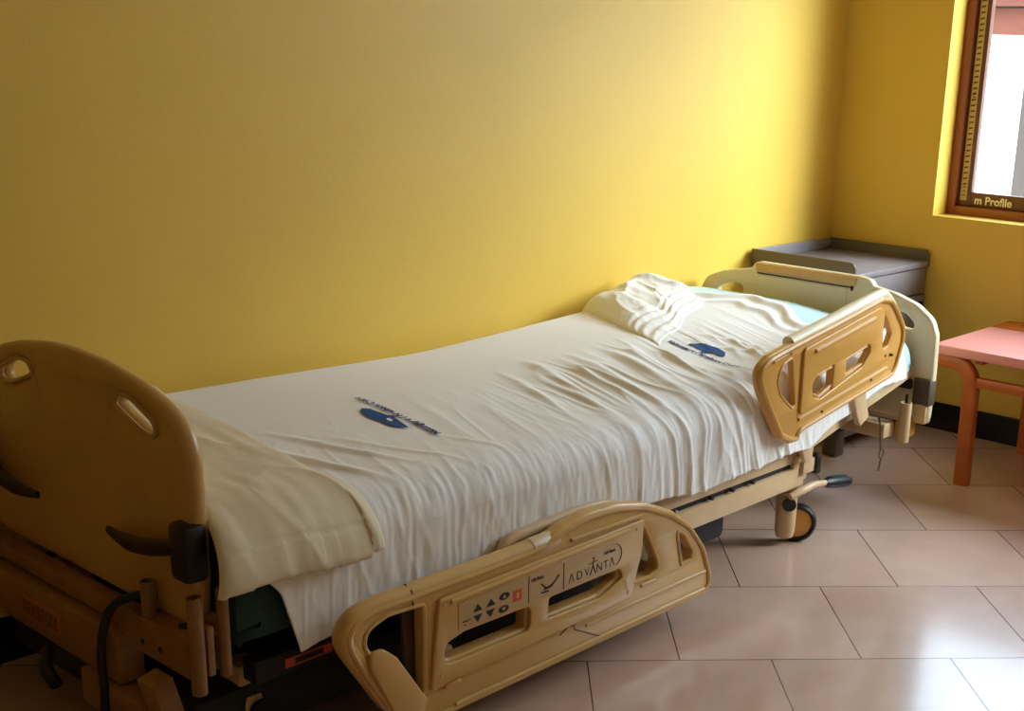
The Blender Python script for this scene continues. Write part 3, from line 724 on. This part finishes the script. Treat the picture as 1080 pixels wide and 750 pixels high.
# mattress: closed rounded slab
nx, ns = 60, 90
xs = np.linspace(-3.575, -.955, nx)
rows = []
for x in xs:
    e = min((x+3.575), (-.955-x)); sh = .05*(1-math.sqrt(max(0, 1-(1-min(1, e/.05))**2)))   # rounded ends
    zb = float(zbot(x))
    P_, d = cloth_profile(x, zb+.01, inset=.008)
    P_ = P_[1:]
    d = np.concatenate([[0], np.cumsum(np.hypot(*np.diff(P_, axis=0).T))])
    t = np.linspace(0, d[-1], ns)
    y = np.interp(t, d, P_[:, 0]); z = np.interp(t, d, P_[:, 1])
    y = np.clip(y, -.948, -.05)
    # close: far side down and the underside
    yb = np.concatenate([[-.055, -.052], y, [-.945]]); zb_ = np.concatenate([[zb, zb+.08], z, [zb]])
    zb_ = zb_-sh*(zb_ > zb+.03)*1.0; cy = -.5; yb = cy+(yb-cy)*(1-sh*.5)
    rows.append(np.stack([np.full_like(yb, x), yb, zb_], 1))
rows = np.array(rows)
bm = bmesh.new()
V_ = [[bm.verts.new(p) for p in r] for r in rows]
n_ = len(V_[0])
for i in range(nx-1):
    for k in range(n_):
        bm.faces.new((V_[i][k], V_[i][(k+1) % n_], V_[i+1][(k+1) % n_], V_[i+1][k]))
bm.faces.new(V_[0]); bm.faces.new(V_[-1][::-1])
mt = from_bm('mattress', bm, ['mattress', 'mattress_shaded'], angle=60)
for p in mt.data.polygons:
    if p.center.x < -3.0 and p.normal.z < .7: p.material_index = 1  # sides at the foot get the shade-darkened cover
rebase(mt, (-2.3, -.5, .345))
tag(mt, 'pale blue covered mattress showing beside the cream headboard, under the white sheet', 'mattress')

# sheet
def wr(x, s, L):
    """wrinkle displacement; x along the bed, s arc length from the far edge, L arc length at the near crest"""
    q = s-L                                   # negative on top, positive on the side
    warp = .10*(vnoise(x*2.3+11, s*2.1+3)-.5)+.045*(vnoise(x*7+31, s*5+3)-.5)
    top = 1-sstep(-.02, .10, q)
    # diagonal gathers
    u = x+.24*np.minimum(s, L)-.25*np.maximum(s-L, 0)+warp
    r1 = 1-np.abs(2*vnoise(u*17+3, s*2.6+1)-1); r2 = 1-np.abs(2*vnoise(u*34+40, s*4.0+9)-1)
    r1 = r1**3.2; r2 = r2**2.4
    zone = np.exp(-(((x+2.02)/.42)**2)) * sstep(.46, .72, s)
    zone = zone*(1-.25*sstep(.1, .25, q))
    zone2 = sstep(-2.60, -2.30, x)*(1-sstep(-1.75, -1.60, x))*sstep(L-.45, L-.08, s)*.55
    side = sstep(-.06, .04, q)*.36*(.4+1.2*vnoise(x*2.7+8, s*2+4))
    d = (zone*1.0+zone2*.6)*(.0125*r1+.0065*r2)*(.35+1.1*vnoise(x*3.1+50, s*3+60))
    rs = 1-np.abs(2*vnoise((x-.25*s+warp*.5)*21+70, s*3.5)-1); rs2 = 1-np.abs(2*vnoise((x+.05*s)*46+30, s*5)-1)
    rs3 = vnoise((x+.1*s)*95+30, s*26)
    d = d+side*(.0065*rs**2.4+.0065*rs2**2+.0075*rs3)
    # faint creases everywhere on the top, running across the bed
    a1 = 1-np.abs(2*vnoise((x+.25*s)*9+warp*10+5, s*2.2+20)-1)
    d = d+.0018*a1**4*top*(.2+sstep(.45, .8, s))
    a2 = 1-np.abs(2*vnoise((x+.3*s)*24+5, s*5+50)-1)
    d = d+.0016*a2**3*top*sstep(.45, .8, s)
    # soft billow
    d = d+.006*(vnoise(x*3+1, s*3+7)-.5)*top
    # two long folds near the foot, next to the turned flap
    for (x0, s0, x1, s1, am, w) in ((-3.30, .66, -3.16, 1.0, .010, .016), (-3.23, .60, -3.05, .95, .007, .014), (-3.12, .70, -2.93, 1.02, .004, .012), (-2.92, .75, -2.80, 1.0, .003, .012)):
        t = np.clip((s-s0)/(s1-s0), 0, 1); xc = x0+(x1-x0)*t
        d = d+am*np.exp(-((x-xc)/w)**2)*np.sin(np.clip((s-s0)/(s1-s0), 0, 1)*PI)
    # tufts near the second printed mark
    for (x0, s0, x1, s1, am, w) in ((-1.90, .66, -1.93, .90, .010, .016), (-1.72, .74, -1.62, .98, .007, .014), (-2.00, .55, -2.12, .98, .009, .02), (-1.66, .62, -1.60, .9, .006, .014), (-2.12, .50, -2.24, 1.0, .009, .018), (-2.26, .46, -2.40, .95, .008, .018), (-2.40, .5, -2.5, .9, .006, .016)):
        t = np.clip((s-s0)/(s1-s0), 0, 1); xc = x0+(x1-x0)*t
        d = d+am*np.exp(-((x-xc)/w)**2)*np.sin(t*PI)
    return d
ZBX = [-3.60, -3.46, -3.35, -3.2, -2.8, -2.66, -2.5, -2.3, -1.9, -1.72, -1.62, -1.4, -1.2, -1.0]
ZBZ = [.300, .306, .322, .335, .347, .362, .345, .334, .330, .338, .375, .425, .455, .485]
def head_edge(y):
    return np.interp(-y, [0.04, .155, .276, .362, .45, .54, .64, .723, .80, .88, .93, 1.0], [-1.38, -1.34, -1.28, -1.215, -1.18, -1.185, -1.24, -1.31, -1.30, -1.18, -1.06, -1.01])
NXs, NSs = 620, 300
SX = np.zeros((NXs, NSs)); SY = SX.copy(); SZ = SX.copy()
# first pass in plain coordinates
xg = np.linspace(0, 1, NXs)
def sheet_point_rows():
    global SX, SY, SZ
    # the foot edge runs straight across, its hanging corner slants
    for j in range(NSs):
        sj = j/(NSs-1)
        for_ = None
    for i, t in enumerate(xg):
        # nominal x, used to find the cross-section
        xn = -3.565+t*(-1.14+3.565)
        zb = float(np.interp(xn, ZBX, ZBZ))
        zb += .006*math.sin(xn*9)+.004*math.sin(xn*23)
        P_, d = cloth_profile(xn, zb)
        tt = np.linspace(0, d[-1], NSs)
        y = np.interp(tt, d, P_[:, 0]); z = np.interp(tt, d, P_[:, 1])
        xe = head_edge(y); xe = xe+.012*np.sin(y*40)
        xf = -3.565+.065*(1-sstep(.42, .54, z))+np.clip(.46-z, 0, 1)*.28
        x = xf+t*(xe-xf)
        SX[i] = x; SY[i] = y; SZ[i] = z
        SS[i] = tt
SS = np.zeros((NXs, NSs))
sheet_point_rows()
# correct heights for the real x
SZ += (ztop(SX)-ztop((-3.565+xg*(-1.14+3.565))[:, None]))*sstep(.38, .50, SZ)
# crest arc length
Lc = .985
D = wr(SX, SS, Lc)
for (mx_, my_, wx_, wy_) in ((-2.92, -.58, .085, .22), (-1.80, -.69, .075, .19)):
    D = D*(1-.93*np.exp(-(np.abs((SX-mx_)/wx_)**4+np.abs((SY-my_)/wy_)**4)))
# rolled folds at the head edge
he = (1-xg)[:, None]*(SX[-1]-SX[0])[None, :]           # distance to the head edge
top_ = 1-sstep(.98, 1.05, SS)
fold = (.016*bump_(he, .035, .022)+.010*bump_(he, .105+.02*np.sin(SY*9), .020)*sstep(.2, .5, -SY)+.007*bump_(he, .006, .010))*(.55+.6*vnoise(SY*7, SX*0+3))
D = D+fold*top_
# normals from finite differences
gx = np.gradient(SX, axis=0), np.gradient(SY, axis=0), np.gradient(SZ, axis=0)
gs = np.gradient(SX, axis=1), np.gradient(SY, axis=1), np.gradient(SZ, axis=1)
nx_ = gx[1]*gs[2]-gx[2]*gs[1]; ny_ = gx[2]*gs[0]-gx[0]*gs[2]; nz_ = gx[0]*gs[1]-gx[1]*gs[0]
ln_ = np.sqrt(nx_**2+ny_**2+nz_**2)+1e-12; sg = -1.0
nx_, ny_, nz_ = sg*nx_/ln_, sg*ny_/ln_, sg*nz_/ln_
if nz_[NXs//2, NSs//3] < 0: nx_, ny_, nz_ = -nx_, -ny_, -nz_
D = D-.002
PX, PY, PZ = SX+nx_*D, SY+ny_*D, SZ+nz_*D
bm_me = grid_mesh(PX, PY, PZ)
sheet = link('bed_sheet', bm_me, 'sheet', smooth=True, angle=180)
rebase(sheet, (-2.3, -.5, .345))
tag(sheet, 'wrinkled white sheet with blue printed marks, draped over the mattress', 'sheet')
so_ = sheet.modifiers.new('thickness', 'SOLIDIFY'); so_.thickness = .0025; so_.offset = 1

# look-up of the sheet's surface for things printed or lying on it
_tm = (SS < .97)
LX, LY, LZ = PX[:, ::2], PY[:, ::2], PZ[:, ::2]
def surf(x, y):
    """height of the sheet's top at x,y (bilinear search by column)"""
    j = int(np.argmin(np.abs(PY[NXs//2, :]-y))); j = min(max(j, 1), NSs-2)
    zz_ = []
    for jj in (j-1, j, j+1):
        zz_.append((float(np.interp(x, PX[:, jj], PY[:, jj])), float(np.interp(x, PX[:, jj], PZ[:, jj]))))
    zz_.sort(); return float(np.interp(y, [a for a, b in zz_], [b for a, b in zz_]))

def on_sheet(name, me, m, fn, off=.0060):
    bm = bmesh.new(); bm.from_mesh(me); bpy.data.meshes.remove(me)
    bmesh.ops.triangulate(bm, faces=bm.faces)
    for _ in range(2):
        long_ = [e for e in bm.edges if e.calc_length() > .012]
        if long_: bmesh.ops.subdivide_edges(bm, edges=long_, cuts=1); bmesh.ops.triangulate(bm, faces=bm.faces)
    for v in bm.verts:
        x, y = fn(v.co.x, v.co.y); v.co = (x, y, surf(x, y)+off)
    me2 = bpy.data.meshes.new(name); bm.to_mesh(me2); bm.free()
    o = link(name, me2, m, None, smooth=False)
    off_ = Vector(sheet.location); me2.transform(Matrix.Translation(-off_)); o.parent = sheet
    return o
# first mark: reads from the head side (its up points to the foot)
W1 = .306
t1 = text_mesh('Nakungayer / Newborn Center', .030, bold=.0016, width=W1)
on_sheet('printed_lettering', t1, 'navy', lambda u, v: (-2.878-v*.9, -.733+u))
t2 = text_mesh('Nakungayer / Newborn Center', .026, bold=.0014, width=.29)
on_sheet('printed_lettering', t2, 'navy', lambda u, v: (-1.835+v*.9+.035*(1-u/.29), -.551-u))
def poly_me(pl):
    me = bpy.data.meshes.new('p'); me.from_pydata([(p[0], p[1], 0) for p in pl], [], [list(range(len(pl)))]); return me
fig1 = [(-.521, -2.945), (-.508, -2.931), (-.522, -2.915), (-.547, -2.914), (-.575, -2.910), (-.592, -2.897), (-.600, -2.906), (-.616, -2.909), (-.641, -2.914), (-.667, -2.919), (-.661, -2.930), (-.647, -2.943), (-.634, -2.951), (-.601, -2.953), (-.577, -2.958), (-.552, -2.957)]
on_sheet('printed_figure', poly_me(fig1), 'blue', lambda u, v: (v, u))
on_sheet('printed_highlight', poly_me([(-.598, -2.920), (-.612, -2.922), (-.618, -2.931), (-.606, -2.934), (-.596, -2.928)]), 'sheet', lambda u, v: (v, u), off=.0068)
fig2 = [(-.606, -1.775), (-.606, -1.757), (-.628, -1.738), (-.660, -1.728), (-.693, -1.728), (-.723, -1.739), (-.740, -1.765), (-.722, -1.775), (-.700, -1.766), (-.690, -1.776), (-.681, -1.795), (-.670, -1.792), (-.664, -1.772), (-.648, -1.776), (-.627, -1.770)]
on_sheet('printed_figure', poly_me(fig2), 'blue', lambda u, v: (v, u))

# turned-back flap / folded draw sheet across the foot end
nf, nsf = 90, 200
FXg = np.zeros((nf, nsf)); FY = FXg.copy(); FZ = FXg.copy(); FS = FXg.copy()
for i in range(nf):
    t = i/(nf-1)
    for_x = -3.60+t*(.315)
    P_, d = cloth_profile(for_x, .30, inset=-.006)
    # hanging length
    zend = .468+.008*math.sin(t*5)+(.01 if t > .9 else 0)-.004*math.sin(t*PI)
    k = np.where(P_[:, 1] < zend)[0]; k = [q_ for q_ in k if q_ > 200]
    end = d[k[0]] if len(k) else d[-1]
    tt = np.linspace(.10, end, nsf)
    FY[i] = np.interp(tt, d, P_[:, 0]); FZ[i] = np.interp(tt, d, P_[:, 1]); FS[i] = tt
    xr = np.interp(tt, [0, .33, .52, .75, .92, 1.0, 1.1], [-3.20, -3.268, -3.285, -3.300, -3.300, -3.272, -3.262])
    xl = np.interp(tt, [0, .9, 1.0, 1.1], [-3.585, -3.585, -3.60, -3.625])
    xl = np.where(tt > .93, -3.585-(tt-.93)*.25, -3.585)
    FXg[i] = xl+t*(xr-xl)
hem = .004*sstep(0, 1, FS*0+1)
Tt = np.linspace(0, 1, nf)[:, None]*np.ones((1, nsf))
lay = .010*np.sqrt(np.clip(1-((Tt-.5)/.5)**8, 0, 1))+.002
endd = (FS[:, -1:]-FS)
lay = lay*np.sqrt(np.clip(1-(1-np.clip(endd/.02, 0, 1))**2, 0, 1)*.9+.1)
wrk = .0045*(1-np.abs(2*vnoise((FXg-.3*FS)*14, FS*5)-1))**2+.003*vnoise(FXg*40, FS*12)+.006*vnoise(FXg*7, FS*5)
wrk += -.0022*bump_(endd, .062, .004)
out = .016*sstep(.10, .0, endd)*(.4+.6*Tt)
gx = [np.gradient(a, axis=0) for a in (FXg, FY, FZ)]; gs = [np.gradient(a, axis=1) for a in (FXg, FY, FZ)]
n0 = np.stack([gx[1]*gs[2]-gx[2]*gs[1], gx[2]*gs[0]-gx[0]*gs[2], gx[0]*gs[1]-gx[1]*gs[0]]); n0 /= np.sqrt((n0**2).sum(0))+1e-12
if n0[2][nf//2, nsf//3] < 0: n0 = -n0
Dd = lay+wrk+out+.010
flap_top = (FXg+n0[0]*Dd, FY+n0[1]*Dd, FZ+n0[2]*Dd)
Db = Dd*0+.007+out*.6
flap_bot = (FXg+n0[0]*Db, FY+n0[1]*Db, FZ+n0[2]*Db)
bm = bmesh.new()
def addgrid(G, flip):
    V = [[bm.verts.new((G[0][i, j], G[1][i, j], G[2][i, j])) for j in range(nsf)] for i in range(nf)]
    for i in range(nf-1):
        for j in range(nsf-1):
            q_ = (V[i][j], V[i+1][j], V[i+1][j+1], V[i][j+1]); bm.faces.new(q_[::-1] if flip else q_)
    return V
Va = addgrid(flap_top, False); Vb = addgrid(flap_bot, True)
per = [(i, 0) for i in range(nf)]+[(nf-1, j) for j in range(1, nsf)]+[(i, nsf-1) for i in range(nf-2, -1, -1)]+[(0, j) for j in range(nsf-2, 0, -1)]
for a in range(len(per)):
    (i, j), (k, l) = per[a], per[(a+1) % len(per)]
    bm.faces.new((Va[i][j], Va[k][l], Vb[k][l], Vb[i][j]))
fs = from_bm('folded_draw_sheet', bm, 'sheet2', angle=80)
rebase(fs, (-3.44, -.5, .6))
tag(fs, 'cream folded cloth laid across the foot end, hanging over the near edge by the footboard', 'cloth')

# crumpled white blanket near the wall
def blanket():
    A = Vector((-1.655, -.06)); Bq = Vector((-1.855, -.545)); Cq = Vector((-1.34, -.335)); Dq = Vector((-1.27, -.060))
    nu, nv = 110, 110
    bm = bmesh.new(); top = []; bot = []
    for i in range(nu):
        a = i/(nu-1); rt = []; rb = []
        for j in range(nv):
            b = j/(nv-1)
            # squircle-ish mapping for rounded corners
            p = A*(1-a)*(1-b)+Bq*(1-a)*b+Cq*a*b+Dq*a*(1-b)
            cu_, cv_ = a*2-1, b*2-1
            e = (1-abs(cu_)**7)*(1-abs(cv_)**7)
            bul = .018*math.sin(a*9+1)*(1-abs(cv_))+.012*math.sin(b*11+2)
            nrm = Vector((cu_, -cv_))
            x = p.x+.02*float(vnoise(a*4, b*4)-.5); y = min(p.y+.02*float(vnoise(a*4+9, b*4)-.5)+.01*math.sin(a*12), -.05)
            hgt = .022+.050*math.exp(-(((a-.55)/.42)**2+((b-.18)/.42)**2))+.018*math.exp(-(((a-.15)/.2)**2+((b-.1)/.25)**2))
            # folded layers toward the lower edge
            lay_ = 0
            for k_, c_ in enumerate((.985, .90, .80, .69)):
                lay_ += .011*(1/(1+math.exp((b-c_-.025*math.sin(a*5+k_))*70)))
            hgt = hgt*.62+lay_-.008
            hgt += .026*float(vnoise(a*3.2+3, b*2.6+1))*(1-b*.6)+.012*(1-abs(2*float(vnoise(a*5+33, b*3+5))-1))**1.5*(1-b*.7)+.004*float(vnoise(a*22, b*16))-.016
            hgt += -.016*math.exp(-(((a-.30-.25*b)/.05)**2))*(1-b)
            hgt *= .42+.58*float(sstep(0, .5, a+.25*(1-b)))
            hgt += (.006*math.sin(b*62+a*3)*float(sstep(.55, .75, b))+.016*(1-abs(2*float(vnoise(a*4.2+61, b*2.2+15))-1))**4*(1-.6*b)-.012*math.exp(-((a-.22-.3*b)/.035)**2)*float(sstep(.95, .6, b)))
            h = max(hgt*.72, .004)*max(0, e)**.45
            s_ = surf(x, max(min(y, -.06), -.9))
            rt.append(bm.verts.new((x, y, s_+.005+h))); rb.append(bm.verts.new((x, y, s_+.003)))
        top.append(rt); bot.append(rb)
    for i in range(nu-1):
        for j in range(nv-1):
            bm.faces.new((top[i][j], top[i+1][j], top[i+1][j+1], top[i][j+1]))
            bm.faces.new((bot[i][j+1], bot[i+1][j+1], bot[i+1][j], bot[i][j]))
    per = [(i, 0) for i in range(nu)]+[(nu-1, j) for j in range(1, nv)]+[(i, nv-1) for i in range(nu-2, -1, -1)]+[(0, j) for j in range(nv-2, 0, -1)]
    for a in range(len(per)):
        (i, j), (k, l) = per[a], per[(a+1) % len(per)]
        bm.faces.new((top[i][j], top[k][l], bot[k][l], bot[i][j]))
    o = from_bm('folded_towel', bm, 'towel', angle=80)
    rebase(o, (-1.5, -.25, .63))
    return o
tag(blanket(), 'bunched white towel lying on the sheet near the wall at the head half', 'towel')

# ------------------------------------------------------------------ key hanging from the bed
kc = empty('hanging_key', (-1.165, -.965, .305), 'small metal key on a ring and chain hanging under the raised head end', 'key')
tube('chain', [(-1.18, -.955, .345), (-1.178, -.962, .31), (-1.172, -.962, .27), (-1.163, -.962, .232)], .0035, 'steel', kc, seg=6, smoothpts=4)
ringp = [(-1.152+.0155*math.cos(t*2*PI/24), .215+.0155*math.sin(t*2*PI/24)) for t in range(24)]
ring2('key_ring', ringp, XZ(-.960), 0, .0022, 'steel', kc)
plate('key', rpoly([(-1.163, .203), (-1.153, .203), (-1.164, .160), (-1.174, .160)], .002), [], XZ(-.9625), .003, 'steel', kc, bev=.0008)

# ------------------------------------------------------------------ bedside locker in the corner
lk = empty('bedside_locker', (-.31, -.25, 0), 'dark grey bedside locker with raised tray edges in the room corner', 'cabinet')
lx0, lx1, ly0, ly1 = -.605, -.015, -.485, -.015
box('body', lx0, lx1, ly0, ly1, .05, .555, 'grey', lk, bev=.004)
box('drawer', lx0+.004, lx1-.004, ly0+.002, ly1-.004, .560, .665, 'grey', lk, bev=.004)
box('top', lx0, lx1, ly0-.004, ly1, .668, .690, 'grey', lk, bev=.003)
for (xa, nm_) in ((lx0-.002, 'front_lip'), (lx1-.012, 'back_lip')):
    plate(nm_, rpoly([(-ly1, .67), (-ly1, .735), (-ly0+.004, .735, .045), (-ly0+.004, .67)], .003), [], YZ(xa+.012), .012, 'grey_d', lk, bev=.002)
box('wall_lip', lx0+.011, lx1-.013, ly1-.012, ly1, .688, .734, 'grey', lk, bev=.002)
for yy in (ly0+.03, ly1-.03):
    for xx in (lx0+.03, lx1-.03): tube('foot', [(xx, yy, 0), (xx, yy, .051)], .02, 'black', lk)
box('side_catch', lx1-.06, lx1-.03, ly0-.010, ly0, .50, .53, 'black', lk, bev=.002)

# ------------------------------------------------------------------ pink-topped table under the window
tb_ = empty('side_table', (-.35, -1.45, 0), 'low pink topped table with bent wooden legs below the window', 'table')
tx0, tx1, ty0, ty1 = -.665, -.035, -1.98, -.862
plate('tabletop', rpoly([(-ty1, tx0, .012), (-ty0, tx0, .012), (-ty0, tx1, .012), (-ty1, tx1, .012)], .012), [], ((0, 0, .468), (0, -1, 0), (1, 0, 0), (0, 0, 1)), .034, 'pink', tb_, bev=.004)
box('edge_band', tx1-.16, tx1-.002, ty0+.1, ty1-.004, .5022, .5045, 'wood', tb_, bev=.001)
def bent_leg(xc, s):
    yv = -1.008 if s > 0 else -1.83
    d = 1 if s > 0 else -1
    pts = []
    pts += [(yv-.004*d, 0), (yv-.002*d, .20), (yv, .33)]
    R_ = .085
    for k in range(0, 9):
        a = k/8*PI/2; pts.append((yv+d*R_*(1-math.cos(a)), .362+R_*math.sin(a)))
    pts.append((yv+d*.14, .447))
    w = .036; th = .021
    bm = bmesh.new(); rings = []
    for i, (y, z) in enumerate(pts):
        a = Vector(pts[max(i-1, 0)]); b = Vector(pts[min(i+1, len(pts)-1)]); t = (b-a).normalized(); n = Vector((-t.y, t.x))
        ww = w; tt = th
        c = Vector((y, z)); ring = []
        for k in range(16):
            an = 2*PI*k/16; cx_ = math.copysign(abs(math.cos(an))**.55, math.cos(an)); sn_ = math.copysign(abs(math.sin(an))**.55, math.sin(an))
            q_ = c+n*sn_*tt*1.35; ring.append(bm.verts.new((xc+cx_*ww*.62, q_.x, q_.y)))
        rings.append(ring)
    for i in range(len(rings)-1):
        for k in range(16): bm.faces.new((rings[i][k], rings[i][(k+1) % 16], rings[i+1][(k+1) % 16], rings[i+1][k]))
    bm.faces.new(rings[0][::-1]); bm.faces.new(rings[-1])
    return from_bm('leg', bm, 'wood', tb_, angle=50)
for xc in (-.622, -.078):
    for s in (1, -1): bent_leg(xc, s)
box('stretcher', -.64, -.61, -1.81, -1.03, .365, .402, 'wood', tb_, bev=.006)
box('stretcher', -.092, -.065, -1.81, -1.03, .365, .402, 'wood', tb_, bev=.006)
box('crossbar', -.60, -.10, -1.03, -1.00, .44, .467, 'wood', tb_, bev=.004)

# ------------------------------------------------------------------ light
w = bpy.data.worlds.new('World'); scene.world = w; w.use_nodes = True
nt = w.node_tree; bg = nt.nodes['Background']
tc = nt.nodes.new('ShaderNodeTexCoord'); sp = nt.nodes.new('ShaderNodeSeparateXYZ'); cr = nt.nodes.new('ShaderNodeValToRGB')
nt.links.new(tc.outputs['Generated'], sp.inputs[0]); nt.links.new(sp.outputs['Z'], cr.inputs[0])
cr.color_ramp.elements[0].position = 0; cr.color_ramp.elements[0].color = (.82, .91, 1, 1)
cr.color_ramp.elements[1].position = .8; cr.color_ramp.elements[1].color = (.55, .74, 1, 1)
nt.links.new(cr.outputs[0], bg.inputs[0]); bg.inputs[1].default_value = 1.9
pl = bpy.data.lights.new('window_daylight_portal', 'AREA'); pl.shape = 'RECTANGLE'; pl.size = WZ1-WZ0; pl.size_y = WY1-WY0
pl.cycles.is_portal = True
po = bpy.data.objects.new('window_daylight_portal', pl); COL.objects.link(po)
po.location = (WT+.02, (WY0+WY1)/2, (WZ0+WZ1)/2); po.rotation_euler = (0, PI/2, 0)

sl = bpy.data.lights.new('hazy_sun', 'SUN'); sl.energy = 1.45; sl.angle = math.radians(34); sl.color = (.88, .95, 1)
so2 = bpy.data.objects.new('hazy_sun', sl); COL.objects.link(so2); so2.location = (4, -3, 5)
_el = math.radians(30); _h = Vector((-.57, .82, 0)).normalized()
so2.rotation_euler = Vector((_h.x*math.cos(_el), _h.y*math.cos(_el), -math.sin(_el))).to_track_quat('-Z', 'Y').to_euler()

# ------------------------------------------------------------------ camera
cam = bpy.data.cameras.new('camera'); co = bpy.data.objects.new('camera', cam); COL.objects.link(co)
r_ = Vector((0.6434873035923176, -0.7645870091244024, 0.03648007118536923))
u_ = Vector((0.20298811844358522, 0.21640130142977332, 0.9549692667883263))
f_ = Vector((0.7380514303801745, 0.6071055774885465, -0.2944535683194839))
co.matrix_world = Matrix(((r_.x, u_.x, -f_.x, -4.819021440390486), (r_.y, u_.y, -f_.y, -2.911002109587491), (r_.z, u_.z, -f_.z, 1.4343621031610823), (0, 0, 0, 1)))
cam.sensor_width = 36; cam.lens = 1354.4858523713738/1080*36
cam.shift_x = (540-666.9434265122674)/1080; cam.shift_y = (479.38151875081644-375)/1080
cam.clip_start = .05
scene.camera = co

scene.view_settings.view_transform = 'Standard'; scene.view_settings.look = 'None'
scene.view_settings.gamma = 1; scene.view_settings.use_curve_mapping = False
scene.view_settings.exposure = 2.42
scene.cycles.use_denoising = True
scene.cycles.max_bounces = 10; scene.cycles.diffuse_bounces = 7
scene.cycles.sample_clamp_indirect = 6
